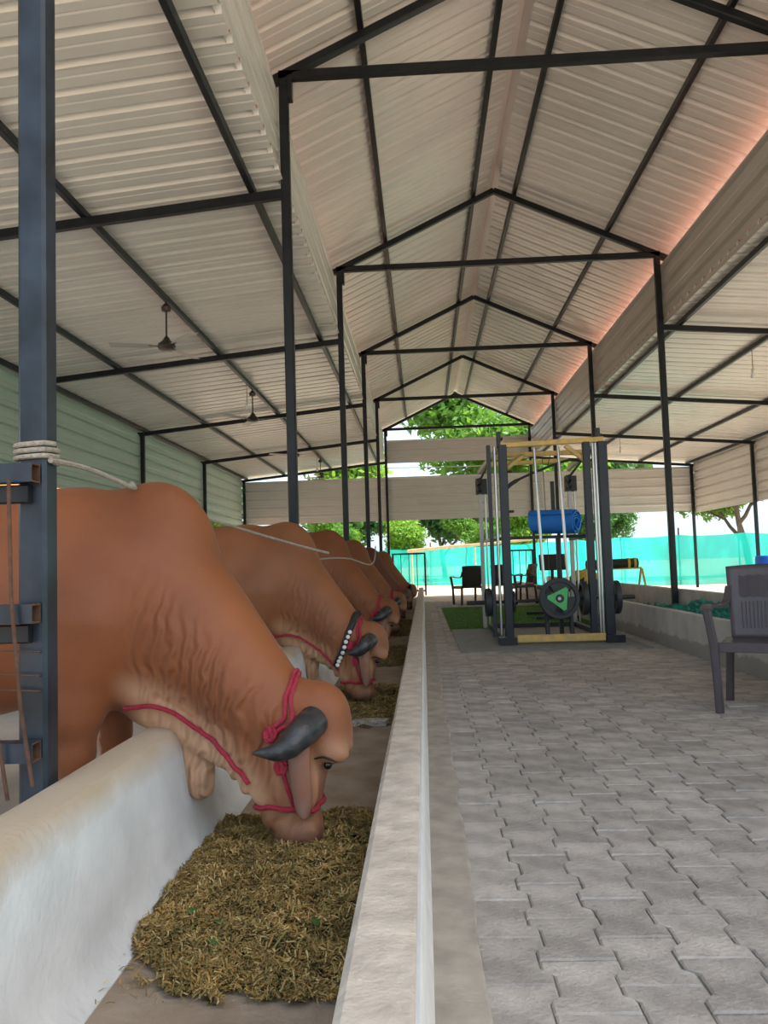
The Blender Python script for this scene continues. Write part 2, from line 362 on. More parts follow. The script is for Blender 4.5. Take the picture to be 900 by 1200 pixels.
q = MB(); strip_y(q, [(2.60,-0.1),(2.605,0.375),(2.615,0.394),(2.70,0.396),(2.715,0.38),(2.72,-0.1)], -3, TE, 90, 0.005); child(q, 'front_wall', 'plaster_grey', tr_, True)
q = MB(); strip_y(q, [(3.50,-0.1),(3.50,0.49),(3.515,0.512),(3.63,0.512),(3.645,0.49),(3.65,-0.1)], -3, TE, 90, 0.005); child(q, 'back_wall', 'plaster_grey', tr_, True)
q = MB(); q.box((2.70, -3, -0.1), (3.52, TE, 0.02)); child(q, 'trough_bed', 'trough_floor', tr_)

# ------------------------------------------------------------------ steel frames
PS = 0.08
def steel_frame(k, y):
    fr = empty('steel_frame', (XL, y, 0)); tag(fr, kind='structure')
    def part(name, fn, mt='steel'):
        q = MB(); fn(q); return child(q, name, mt, fr)
    m = 'steel_worn' if k == 0 else 'steel'
    for x, zt in ((XL, ZT), (XR, ZT), (XLO, ZO), (XRO, ZO)):
        part('post', lambda q: q.bar((x, y, 0), (x, y, zt), PS, PS, (0,1,0)), m if x == XL else 'steel')
    part('tie_beam', lambda q: q.bar((XL-.04, y, ZT), (XR+.04, y, ZT), PS, PS))
    for s, xe in ((-1, XL-.22), (1, XR+.22)):
        part('rafter', lambda q: q.bar((XM, y, ZA), (xe, y, zn(xe)), PS, PS))
    part('lean_to_beam', lambda q: q.bar((XL, y, ZB), (XLO-.1, y, zl(XLO-.1)), 0.07, 0.08))
    part('lean_to_beam', lambda q: q.bar((XR, y, ZB), (XRO+.1, y, zr(XRO+.1)), 0.07, 0.08))
    part('bracket', lambda q: q.box((XL+.035, y-.04, ZT-.22), (XL+.075, y+.04, ZT-.03)))
    return fr
for k, y in enumerate(FR): steel_frame(k, y)
PUR = [(x, zn(x)) for x in (-0.39, XM-.29, XM+.29, 2.77)]+[(x, zl(x)) for x in (-1.37, -2.85, -4.35, -5.55)]+[(x, zr(x)) for x in (3.72, 5.13, 6.86, 8.30)]
for x, z in PUR:
    q = MB(); q.bar((0, Y0+.1, z+.075), (0, Y1-.1, z+.075), 0.055, 0.07); o = q.build('purlin', 'steel', None, loc=(x, 0, 0)); tag(o, kind='structure')

# ------------------------------------------------------------------ profiled metal sheets
RP = 0.275
def sheet_mesh(name, length, nr, under='sheet_under', top='sheet_top', t=0.004):
    """ribbed sheet: ribs run along local x (0..length), repeat along local y, crests point +z"""
    prof = []
    for i in range(nr):
        y = i*RP; prof += [(y, 0.0), (y+0.055, 0.0), (y+0.068, 0.008), (y+0.081, 0.0), (y+0.178, 0.0), (y+0.200, 0.044), (y+0.238, 0.044), (y+0.260, 0.0)]
    prof.append((nr*RP+0.012, 0.0)); m = len(prof); q = MB()
    vs = [(x, y, z) for x in (0, length) for y, z in prof]+[(x, y, z+t) for x in (0, length) for y, z in prof]
    q.add(vs, [(i, i+1, m+i+1, m+i) for i in range(m-1)], 0)
    q.add(vs, [(i+2*m, i+1+2*m, 3*m+i+1, 3*m+i) for i in range(m-1)], 1)
    me = bpy.data.meshes.new(name); me.from_pydata(q.v, [], q.f)
    for x in (under, top): me.materials.append(MATS[x])
    me.polygons.foreach_set('material_index', q.mi); me.update(); return me
def put(me, name, parent, M):
    o = bpy.data.objects.new(name, me); COL.objects.link(o); o.parent = parent; o.matrix_basis = M; return o
def frame_m(o, ex, ey):
    ex = Vector(ex).normalized(); ey = Vector(ey).normalized(); ez = ex.cross(ey)
    return Matrix(((ex.x, ey.x, ez.x, o[0]), (ex.y, ey.y, ez.y, o[1]), (ex.z, ey.z, ez.z, o[2]), (0,0,0,1)))
SW = RP*4; NSH = 23; YS = 0.5
def roof(name, xa, za, xb, zb):
    """sheets from eave/left (xa, za) to (xb, zb), one after another along y"""
    st = empty(name, (0,0,0)); tag(st, kind='structure'); L_ = math.hypot(xb-xa, zb-za); me = sheet_mesh('roof_sheet', L_, 4)
    for i in range(NSH): put(me, 'roof_sheet', st, frame_m((xa, YS+SW*i, za+0.003*(i % 2)), (xb-xa, 0, zb-za), (0,1,0)))
    return st
c = 0.112
cn = roof('ceiling', XL-.50, zn(XL-.50)+c, XM-.07, zn(XM-.07)+c)
me = sheet_mesh('roof_sheet', math.hypot(XR+.5-XM-.07, zn(XR+.5)-zn(XM+.07)), 4)
for i in range(NSH): put(me, 'roof_sheet', cn, frame_m((XM+.07, YS+SW*i, zn(XM+.07)+c+0.003*(i % 2)), (XR+.5-XM-.07, 0, zn(XR+.5)-zn(XM+.07)), (0,1,0)))
q = MB(); zc = ZA+c+0.048
q.prism([(XM-.22, 0, zn(XM-.22)+c+.05), (XM-.04, 0, zc-.01), (XM, 0, zc+.012), (XM+.04, 0, zc-.01), (XM+.22, 0, zn(XM+.22)+c+.05), (XM, 0, zc+.025)], (0, Y0, 0), (0, Y1, 0))
q.build('ridge_cap', 'sheet_under', cn)
roof('ceiling_left', XLO-.35, zl(XLO-.35)+c, XL-.02, zl(XL-.02)+c)
roof('ceiling_right', XR+.05, zr(XR+.05)+c, XRO+.35, zr(XRO+.35)+c)
# vertical cladding: ribs run lengthwise
def clad(name, p0, p1, z0, z1, under, flip=False, kind='structure'):
    st = empty(name, (0,0,0)); tag(st, kind=kind); p0 = Vector((*p0, 0)); p1 = Vector((*p1, 0)); d = p1-p0; n = max(1, round(d.length/SP)); seg = d/n
    nr = max(1, round((z1-z0)/RP)); me = sheet_mesh('wall_sheet', seg.length+0.03, nr, under, 'sheet_wall'); sc = (z1-z0)/(nr*RP)
    for i in range(n):
        o = p0+seg*i; M = frame_m((o.x, o.y, z0), seg, (0,0,1)) @ Matrix.Diagonal((1, sc, 1, 1)); put(me, 'wall_sheet', st, M)
    return st
clad('wall_left', (XLO-.055, Y1-.35), (XLO-.055, Y0), 2.33, 3.85, 'sheet_green')
clad('wall_right', (XRO+.06, Y0), (XRO+.06, Y1-.35), 2.28, 3.86, 'sheet_wall')
we = clad('wall_end', (XLO-.05, 25.41), (XRO+.05, 25.41), 2.36, 3.72, 'sheet_wall')
clad('wall_gable', (XL-.03, 25.41), (XR+.03, 25.41), 4.17, 4.89, 'sheet_wall')
clad('trim_1', (XR+.06, Y0), (XR+.06, Y1-.1), 4.24, 5.09, 'sheet_fascia_shaded')
clad('trim_2', (XL-.06, Y1-.1), (XL-.06, Y0), 4.30, 5.11, 'sheet_under')

# ------------------------------------------------------------------ cows
def surface_nets(F, o, h):
    nx, ny, nz = F.shape; ins = F < 0
    c = [ins[i:nx-1+i, j:ny-1+j, k:nz-1+k] for i in (0,1) for j in (0,1) for k in (0,1)]
    cnt = sum(x.astype(np.int8) for x in c); act = (cnt > 0) & (cnt < 8)
    idx = -np.ones(act.shape, np.int64); I = np.argwhere(act); idx[act] = np.arange(len(I))
    acc = np.zeros((len(I), 3)); num = np.zeros(len(I))
    corners = [(i,j,k) for i in (0,1) for j in (0,1) for k in (0,1)]
    val = {cc: F[I[:,0]+cc[0], I[:,1]+cc[1], I[:,2]+cc[2]] for cc in corners}
    for a in corners:
        for ax in range(3):
            if a[ax] == 0:
                b = list(a); b[ax] = 1; b = tuple(b); va, vb = val[a], val[b]; m = (va < 0) != (vb < 0)
                t = np.where(m, va/(va-vb+1e-12*(va == vb)), 0); p = np.array(a, float)[None]+t[:,None]*(np.array(b)-np.array(a))[None]
                acc[m] += p[m]; num[m] += 1
    V = (I+acc/num[:,None])*h+np.array(o)
    faces = []
    for ax in range(3):
        sl0 = [slice(None)]*3; sl1 = [slice(None)]*3; sl0[ax] = slice(0,-1); sl1[ax] = slice(1,None)
        ch = ins[tuple(sl0)] != ins[tuple(sl1)]; E = np.argwhere(ch); b, c_ = [(1,2),(2,0),(0,1)][ax]
        ok = (E[:,b] > 0) & (E[:,c_] > 0) & (E[:,b] < F.shape[b]-1) & (E[:,c_] < F.shape[c_]-1); E = E[ok]; q = []
        for db, dc in ((0,0),(1,0),(1,1),(0,1)):
            G = E.copy(); G[:,b] -= db; G[:,c_] -= dc; q.append(idx[G[:,0], G[:,1], G[:,2]])
        q = np.stack(q, 1); fl = ins[E[:,0], E[:,1], E[:,2]]; q[~fl] = q[~fl][:, ::-1]; faces.append(q[:, ::-1] if False else q)
    return V, np.concatenate(faces)

class Cow:
    """body as one smooth blend of solids; local frame: x forward over the trough, y lateral, z up"""
    def __init__(s, hv=-0.2, hump=1.0, neck=0.0, seed=0, fold=1.0):
        s.P = []; A = s.P.append
        rn = random.Random(seed)
        E = lambda c, r, k=0.1, rot=0.0: A(('e', np.array(c, np.float32), np.array(r, np.float32), k, rot))
        C = lambda a, b, ra, rb, k=0.08, sy=1.0: A(('c', np.array(a, np.float32), np.array(b, np.float32), ra, rb, k, sy))
        h1, h2 = hv*0.35, hv
        # trunk
        E((-1.70,0,0.86), (0.56,0.31,0.405)); E((-2.12,0,0.84), (0.50,0.335,0.40), 0.12); E((-2.52,0,0.97), (0.36,0.27,0.31), 0.14)
        E((-2.72,0,1.0), (0.22,0.2,0.24), 0.12); E((-1.22,0,0.88), (0.31,0.255,0.37), 0.16)
        C((-2.6,0,1.16), (-1.25,0,1.17), 0.09, 0.095, 0.14)
        # hump
        E((-0.985,0,1.10+0.02*hump), (0.185,0.105,0.175+0.01*hump), 0.10, -0.25)
        # neck and brisket
        C((-1.0,0,0.90), (-0.54,h2*0.9,0.495), 0.285, 0.150, 0.13, 1.22)
        E((-1.0,0,0.665), (0.19,0.165,0.215), 0.12)
        # dewlap: thin skin curtain with a hanging lobe and folds
        C((-0.99,h1*.5,0.50), (-0.62,h2,0.33), 0.085, 0.06, 0.06, 1.9)
        C((-0.825,h1-.01,0.45), (-0.808,h1-.02,0.225), 0.078, 0.052, 0.035, 1.9)
        for dx in (-0.035, 0.0, 0.036): C((-0.825+dx,h1-.045,0.43), (-0.808+dx*.6,h1-.046,0.24), 0.014, 0.010, 0.02)
        for i, (x, z, l) in enumerate(((-0.745,0.42,0.10),(-0.685,0.38,0.10),(-0.645,0.36,0.12),(-0.60,0.35,0.12))):
            v = h1+(h2-h1)*((x+0.83)/0.25)
            C((x-0.02, v-0.055, z+0.06), (x+0.025, v-0.05, z-l), 0.026, 0.016, 0.014)
        C((-0.93,h1*.5-.115,0.60), (-0.70,h1-.105,0.40), 0.020, 0.012, 0.03)
        C((-1.0,-.11,0.56), (-0.80,h1-.095,0.445), 0.022, 0.014, 0.025)
        # head: domed forehead, heavy brow, dished face, deep jaw
        E((-0.378,h2,0.462), (0.116,0.100,0.128), 0.05, 0.15); E((-0.335,h2,0.400), (0.075,0.094,0.085), 0.035)
        C((-0.425,h2,0.35), (-0.447,h2,0.135), 0.092, 0.066, 0.035)
        C((-0.530,h2,0.37), (-0.505,h2,0.165), 0.096, 0.070, 0.05, 1.25)
        E((-0.448,h2,0.094), (0.076,0.074,0.050), 0.03, 0.0)
        E((-0.402,h2,0.110), (0.036,0.052,0.052), 0.03)
        for sg in (-1, 1):
            E((-0.318,h2+sg*0.076,0.372), (0.056,0.036,0.040), 0.02, 0.3); E((-0.49,h2+sg*0.062,0.32), (0.075,0.03,0.09), 0.05)
            E((-0.395,h2+sg*0.078,0.255), (0.03,0.012,0.07), 0.03)
            E((-0.395,h2+sg*0.055,0.10), (0.022,0.018,0.03), 0.015); A(('s', np.array((-0.387,h2+sg*0.070,0.092), np.float32), np.array((-0.398,h2+sg*0.078,0.105), np.float32), 0.009, 0.007, 0.012, 1.0)); A(('s', np.array((-0.492,h2+sg*0.082,0.135), np.float32), np.array((-0.478,h2+sg*0.085,0.045), np.float32), 0.006, 0.008, 0.012, 1.0))
            A(('s', np.array((-0.335,h2+sg*0.105,0.330), np.float32), np.array((-0.300,h2+sg*0.088,0.322), np.float32), 0.010, 0.008, 0.02, 1.0))
            C((-0.40,h2+sg*0.06,0.47), (-0.40,h2+sg*0.115,0.46), 0.048, 0.04, 0.03)
            # legs
            y = sg*0.175
            C((-1.20,y*.9,0.80), (-1.225,y,0.50), 0.155, 0.095, 0.10); C((-1.225,y,0.52), (-1.215,y,0.36), 0.085, 0.062, 0.05)
            C((-1.215,y,0.36), (-1.23,y,0.13), 0.056, 0.042, 0.04); C((-1.23,y,0.13), (-1.215,y,0.06), 0.05, 0.048, 0.03)
            C((-2.58,y,0.86), (-2.46,y*1.05,0.60), 0.19, 0.105, 0.10); C((-2.46,y*1.05,0.62), (-2.72,y,0.42), 0.10, 0.062, 0.05)
            C((-2.72,y,0.42), (-2.70,y,0.13), 0.058, 0.042, 0.04); C((-2.70,y,0.13), (-2.67,y,0.06), 0.05, 0.05, 0.03)
        # tail
        C((-2.86,0,1.08), (-2.98,0,0.80), 0.045, 0.026, 0.05); C((-2.98,0,0.80), (-2.97,0.02,0.40), 0.026, 0.02, 0.03); C((-2.97,0.02,0.42), (-2.96,0.02,0.22), 0.036, 0.02, 0.03)
        s.hv = hv
    def sdf(s, P):
        d = None; P = P.astype(np.float32)
        for p in s.P:
            if p[0] == 'e':
                q = P-p[1]; k = p[3]
                if p[4]:
                    ca, sa = math.cos(p[4]), math.sin(p[4]); q = np.stack((q[:,0]*ca-q[:,2]*sa, q[:,1], q[:,0]*sa+q[:,2]*ca), 1)
                a = q/p[2]; k0 = np.sqrt((a*a).sum(1)); b = a/p[2]; k1 = np.sqrt((b*b).sum(1))+1e-9; e = k0*(k0-1)/k1
            else:
                a, b, ra, rb, k, sy = p[1:]; ab = b-a; q = P-a; t = np.clip((q@ab)/(ab@ab), 0, 1)
                r = q-t[:,None]*ab; r[:,1] *= sy; e = (np.sqrt((r*r).sum(1))-(ra+(rb-ra)*t))
            if d is None: d = e
            elif p[0] == 's':
                e = -e; h = np.maximum(k-np.abs(d-e), 0)/k; d = np.maximum(d, e)+h*h*k*0.25
            else:
                h = np.maximum(k-np.abs(d-e), 0)/k; d = np.minimum(d, e)-h*h*k*0.25
        return d
    def snap(s, pts, r, it=8):
        P = np.array([tuple(p) for p in pts], float)
        for _ in range(it):
            d = s.sdf(P); G = np.stack([(s.sdf(P+np.eye(3)[i]*2e-3)-s.sdf(P-np.eye(3)[i]*2e-3))/4e-3 for i in range(3)], 1)
            G /= np.linalg.norm(G, axis=1)[:,None]+1e-6; P -= (d-r)[:,None]*G*0.8
        return [Vector(p) for p in P]
    def body(s, h):
        lo = np.array((-3.06, -0.42, -0.01)); hi = np.array((-0.2, 0.42, 1.36)); n = np.ceil((hi-lo)/h).astype(int)+1
        ax = [lo[i]+h*np.arange(n[i]) for i in range(3)]; F = np.empty(n, np.float32)
        for i in range(0, n[0], 24):
            X = np.stack(np.meshgrid(ax[0][i:i+24], ax[1], ax[2], indexing='ij'), -1); F[i:i+24] = s.sdf(X.reshape(-1,3)).reshape(X.shape[:3])
        F[:, :, 0] = 1.0
        V, Q = surface_nets(F, lo, h)
        # relax onto the surface
        for _ in range(2):
            d = s.sdf(V); e = h*0.5; G = np.stack([s.sdf(V+np.eye(3)[i]*e)-s.sdf(V-np.eye(3)[i]*e) for i in range(3)], 1); G /= np.linalg.norm(G, axis=1)[:,None]+1e-9
            V = V-np.clip(d, -h, h)[:,None]*G*0.7
        V[:,2] = np.maximum(V[:,2], 0.0)
        me = bpy.data.meshes.new('cow'); me.vertices.add(len(V)); me.vertices.foreach_set('co', V.astype(np.float32).ravel())
        me.loops.add(Q.size); me.loops.foreach_set('vertex_index', Q.ravel().astype(np.int32)); me.polygons.add(len(Q)); me.polygons.foreach_set('loop_start', np.arange(0, Q.size, 4, dtype=np.int32))
        me.update(calc_edges=True); me.validate(); fix_normals(me); shade(me, 0)
        x, y, z = V.T; S = lambda a, b, v: np.clip((v-a)/(b-a), 0, 1)**2*(3-2*np.clip((v-a)/(b-a), 0, 1))
        # distance below the neck axis
        below = ((-1.0-x)*0.66+(0.90-z)*0.75)
        ax_t = np.clip(((x+1.0)*0.75+(0.9-z)*0.66)/0.61, 0, 1.3)
        off = (x+1.0)*(-0.66)+(z-0.9)*(-0.75)     # positive towards the throat
        light = S(0.10, 0.24, off)*S(-1.10, -1.0, x)*S(0.66, 0.54, z)*S(0.10, 0.22, z)*(x < -0.36)
        light = np.maximum(light, 0.75*S(0.52, 0.42, z)*(x < -1.25)*(x > -2.5)*(np.abs(y) < 0.2))
        face = S(-0.56, -0.50, x)*S(0.45, 0.36, z); light = np.maximum(light*(1-0.5*face), 0.35*face)
        dark = 0.75*S(0.15, 0.075, z)*(x > -0.62)*1.0
        dark = np.maximum(dark, 0.5*S(0.05, 0.0, np.abs(y-s.hv)-0.03)*S(-0.40, -0.345, x)*S(0.36, 0.30, z)*S(0.1, 0.16, z))
        dark = np.maximum(dark, 0.85*S(0.07, 0.03, z)*(x < -1.0)); dark = np.maximum(dark, 0.8*S(0.5, 0.35, z)*(x < -2.9))
        wr = S(-1.06, -0.90, x)*S(-0.42, -0.54, x)*S(-0.14, 0.03, off)
        col = np.stack((light, dark, wr, np.ones_like(x)), 1).astype(np.float32)
        at_ = me.color_attributes.new('hide', 'FLOAT_COLOR', 'POINT'); at_.data.foreach_set('color', col.ravel())
        return me

def make_cow(loc, label, hidemat, scale=1.0, h=0.02, collar=False, horn_len=1.0, halter='rope_red', ears='ear_skin', rot=0.0, up_ear=False, group='cows feeding at the trough', **kw):
    cw = Cow(**kw); me = cw.body(h); me.materials.append(MATS[hidemat])
    root = link('cow', me, None, loc); root.scale = (scale,)*3; root.rotation_euler = (0, 0, rot); tag(root, label, 'cow', group)
    hv = cw.hv
    def kid(mb, name, mt, smooth=True): return mb.build(name, mt, root, smooth)
    for sg in (-1, 1):
        # horn: out from the poll, sweeping back and down
        pts = catmull([(-0.375, hv+sg*0.085, 0.472), (-0.405, hv+sg*0.155, 0.448), (-0.46, hv+sg*(0.155+0.05*horn_len), 0.405), (-0.50-0.05*horn_len, hv+sg*(0.16+0.06*horn_len), 0.392+0.01*horn_len)], 7)
        n = len(pts); q = MB(); q.tube(pts, [0.048*(1-(i/(n-1))**2.4)*(1+0.03*math.sin(i*1.7))+0.004 for i in range(n)], 16); kid(q, 'horn', 'horn')
        # ear: long drooping folded leaf
        q = MB(); m = 14; vs = []; fs = []
        for i in range(m+1):
            t = i/m; wd = 0.041*math.sin(min(1, t*2.6+0.45)*math.pi/2)*(1-0.35*t)*(1-max(0, t-0.8)**2*16)+0.003
            if up_ear: c = Vector((-0.43+0.03*t, hv+sg*(0.10+0.15*t), 0.46+0.12*t))
            else: c = Vector((-0.425+0.016*t, hv+sg*(0.105+0.030*math.sin(min(1, t*2.2)*1.57)-0.02*t), 0.435-0.270*t))
            for k in range(-2, 3): vs.append(c+Vector((wd*k/2, sg*(0.016*(1-(k/2)**2)), 0)))
        for i in range(m):
            for k in range(4): fs.append((i*5+k, i*5+k+1, i*5+k+6, i*5+k+5))
        q.add(vs, fs); o = kid(q, 'ear', ears); so_ = o.modifiers.new('thick', 'SOLIDIFY'); so_.thickness = 0.009; ss = o.modifiers.new('sub', 'SUBSURF'); ss.levels = ss.render_levels = 1
        # eye under the brow, with lid
        e = Vector((-0.334, hv+sg*0.074, 0.327)); q = MB(); q.lathe([(0.0005,-0.014),(0.009,-0.011),(0.013,-0.004),(0.014,0.003),(0.010,0.009),(0.0005,0.012)], e, (0.35, sg, -0.1), 14); kid(q, 'eye', 'eye')
        lp = cw.snap([(-0.375, hv+sg*.12, 0.345), (-0.350, hv+sg*.12, 0.352), (-0.322, hv+sg*.12, 0.346), (-0.300, hv+sg*.1, 0.336)], -0.001); q = MB(); q.tube(catmull(lp, 4), [0.002,0.003,0.003,0.004,0.004,0.005,0.005,0.005,0.005,0.004,0.003,0.003,0.002], 8); kid(q, 'eyelid', 'leather')
        for y in (0.175*sg,):
            for x in (-1.215, -2.67):
                q = MB(); q.lathe([(0.062, 0.001), (0.060, 0.03), (0.050, 0.075), (0.03, 0.085)], (x+0.008, y, 0), (0,0,1), 14); kid(q, 'hoof', 'hoof')
    # halter ropes laid on the hide
    def rope(name, pts, r, mt, k=6):
        q = MB(); q.tube(cw.snap(catmull(pts, k), r*0.7), r, 8); return kid(q, name, mt)
    a = hv
    for dx in (0.0, 0.013):
        rope('headstall', [(-0.53+dx, a-0.17, 0.43), (-0.50+dx, a-0.17, 0.50), (-0.455+dx, a-0.12, 0.585), (-0.44+dx, a, 0.63), (-0.455+dx, a+0.12, 0.585), (-0.52+dx, a+0.15, 0.47)], 0.0075, halter)
    rope('cheek_strap', [(-0.53, a-0.16, 0.43), (-0.49, a-0.14, 0.36), (-0.47, a-0.12, 0.28), (-0.45, a-0.1, 0.19)], 0.007, halter)
    rope('noseband', [(-0.585, a-0.03, 0.185), (-0.53, a-0.10, 0.178), (-0.45, a-0.12, 0.178), (-0.39, a-0.10, 0.185), (-0.355, a, 0.195), (-0.39, a+0.10, 0.185), (-0.47, a+0.12, 0.178), (-0.55, a+0.07, 0.18), (-0.585, a-0.03, 0.185)], 0.009, halter)
    for c_ in ((-0.52, a-0.16, 0.435), (-0.485, a-0.15, 0.335)):
        c0 = cw.snap([c_], 0.012)[0]; q = MB()
        for j in range(3):
            ph = j*1.05; q.tube([c0+Vector((0.017*math.cos(t)*math.cos(ph), -0.006+0.01*math.sin(t+ph), 0.017*math.cos(t)*math.sin(ph)+0.017*math.sin(t))) for t in [i*math.pi/5 for i in range(11)]], 0.0075, 7)
        kid(q, 'knot', halter)
    rope('neck_rope', [(-1.05, -0.15, 0.455), (-0.97, -0.18, 0.475), (-0.89, -0.18+hv*.3, 0.455), (-0.79, -0.16+hv*.45, 0.395), (-0.69, -0.11+hv*.8, 0.33), (-0.61, a-0.08, 0.265)], 0.0085, halter)
    if collar:
        pts = cw.snap(catmull([(-0.63, a-0.08, 0.30), (-0.58, a-0.15, 0.40), (-0.52, a-0.15, 0.53), (-0.47, a-0.06, 0.64), (-0.47, a+0.06, 0.64)], 7), 0.006); q = MB(); q.tube(pts, 0.022, 8); kid(q, 'collar', 'leather')
        for i in range(1, 16, 2):
            q = MB(); q.lathe([(0.001,-0.014),(0.012,-0.008),(0.015,0),(0.012,0.008),(0.001,0.014)], Vector(pts[i])+Vector((0.006,-0.02,-0.008)), (0,1,0), 10); kid(q, 'bead', 'bead')
    return root, cw
COWS = []
COWS.append(make_cow((0, 2.95, 0), 'large reddish brown cow behind the worn gate post with its muzzle in straw', 'hide_red', 1.0, 0.0125, hv=-0.20, seed=1))
COWS.append(make_cow((0, 5.80, 0), 'tan brown cow wearing a black collar with white beads, beside the reddish cow', 'hide_tan', 1.0, 0.017, True, hv=-0.22, seed=2, horn_len=0.55))
COWS.append(make_cow((0.0, 8.75, 0), 'reddish cow with a taller hump between the beaded-collar cow and a smaller cow', 'hide_red', 1.055, 0.022, hv=-0.15, seed=3, horn_len=0.8))
COWS.append(make_cow((0.02, 11.35, 0), 'brown cow standing between the tall-humped reddish cow and the dark brown cow', 'hide_tan', 1.03, 0.022, hv=-0.25, seed=4, horn_len=0.8))
COWS.append(make_cow((0.03, 14.0, 0), 'dark chocolate brown cow, only dark one in the row at the trough', 'hide_dark', 0.99, 0.025, hv=-0.2, seed=5))
COWS.append(make_cow((0.10, 16.9, 0), 'tan cow with pricked black ears at the far end of the trough row', 'hide_tan', 0.97, 0.025, hv=-0.2, seed=6, ears='leather', up_ear=True, horn_len=0.5))

# ------------------------------------------------------------------ fodder
def heap_height(x, y, cx, cy, rx, ry, h):
    u = abs((x-cx)/rx); v = abs((y-cy)/ry); d = (u**3+v**3)**(1/3)
    return h*max(0, 1-d**2.4)*(1+0.6*mnoise.noise((x*5, y*5, 3)))+(0.026*mnoise.noise((x*14, y*14, 0)) if d < 1 else 0)
def fodder(label, cx, cy, rx, ry, h, ns, ln=0.03):
    fn = lambda x, y: heap_height(x+0.06*mnoise.noise((y*2.2, 1, 1))-(0.22*max(0, 2.35-y)**1.2 if cy < 3 else 0), y+0.15*mnoise.noise((x*4, 2, 2)), cx, cy, rx, ry, h)
    q = MB(); nx, ny = 40, int(40*ry/rx); vs = []; x0, x1 = max(cx-rx, -0.80), min(cx+rx, -0.165)
    for j in range(ny+1):
        for i in range(nx+1):
            x = x0+(x1-x0)*i/nx; y = cy-ry+2*ry*j/ny; vs.append((x, y, max(fn(x, y)-0.014, -0.012)+0.002))
    q.add(vs, [(j*(nx+1)+i, j*(nx+1)+i+1, (j+1)*(nx+1)+i+1, (j+1)*(nx+1)+i) for j in range(ny) for i in range(nx)])
    root = q.build('fodder_heap', 'straw_bed', None, True); tag(root, label, 'fodder', kind='stuff')
    V = []; Fc = []; r = RNG; k = 0
    while k < ns:
        x = r.uniform(x0+.005, x1-.005); y = r.uniform(cy-ry, cy+ry); z = fn(x, y)
        if z < 0.004 and r.random() > 0.02: continue
        a = r.uniform(0, 2*math.pi); l = ln*r.uniform(0.35, 1.5)*(1.6 if r.random() < 0.06 else 1); wd = r.uniform(0.0008, 0.0022); ti = r.normal(0, 0.35)
        d = np.array((math.cos(a)*math.cos(ti), math.sin(a)*math.cos(ti), math.sin(ti)))*l/2; s_ = np.array((-math.sin(a), math.cos(a), r.uniform(-.6, .6)))*wd
        c = np.array((x, y, max(z, 0)+0.006+abs(d[2])*0.6+r.uniform(0, 0.008))); bend = np.array((0, 0, r.uniform(0, .12)*l)); b = len(V)
        V += [c-d-s_, c-d+s_, c+bend-s_, c+bend+s_, c+d-s_, c+d+s_]; Fc += [(b, b+1, b+3, b+2), (b+2, b+3, b+5, b+4)]; k += 1
    for p in V:
        p[0] = min(max(p[0], -0.835 if p[2] > 0.08 else -0.79), -0.166); p[2] = max(p[2], 0.003)
    me = bpy.data.meshes.new('straw'); me.from_pydata([tuple(p) for p in V], [], Fc); me.materials.append(MATS['straw'])
    o = link('straw', me, root); tag(o, kind='stuff'); return fn, root
fn1, hp1 = fodder('heap of chopped golden green straw under the muzzle of the large reddish cow', -0.47, 2.56, 0.40, 0.72, 0.065, 50000, 0.019)
fodder('brown straw heap under the muzzle of the cow with the beaded collar', -0.46, 5.75, 0.36, 0.85, 0.06, 6000)
fodder('thin brown straw heap in the trough before the tall-humped cow', -0.45, 8.7, 0.36, 0.9, 0.08, 3000)
fodder('thin straw layer in the trough before the dark brown cow', -0.45, 12.6, 0.36, 1.6, 0.08, 3000)
# green leaf scraps in the nearest heap
lv = MB(); lv.add([(-.022,0,0),(-.008,.009,.002),(.012,.007,.003),(.026,0,0),(.012,-.008,.001),(-.008,-.009,.003)], [(0,1,2,3,4,5)]); lme = lv.mesh('leaf', 'leaf_litter')
for px, py in ((225,1068),(258,1072),(370,1078),(328,1155),(260,1155),(232,962),(390,1128),(250,1092)):
    p = at(px, py, 2.2)
    d = (p-CAMP); t = (CAMH-0.07)/-d.z; p = CAMP+d*t
    if fn1(p.x, p.y) < 0.012: continue
    o = bpy.data.objects.new('leaf', lme); COL.objects.link(o); o.parent = hp1; o.location = (p.x, p.y, max(fn1(p.x, p.y), 0)+0.018); o.rotation_euler = (random.uniform(-.3,.3), random.uniform(-.3,.3), random.uniform(0,6)); o.scale = (1.0, 1.3, 1)
# pale slab lying in the trough
q = MB(); vs = [(-.11,-.05,0),(.10,-.06,0),(.115,.03,0),(.02,.06,0),(-.10,.045,0)]; q.prism(vs, (0,0,0), (0,0,.03)); tag(q.build('stone', 'stone_pale', None, loc=(-0.36, 5.02, 0.001)), 'pale flat stone slab lying on the bare trough floor', 'stone')

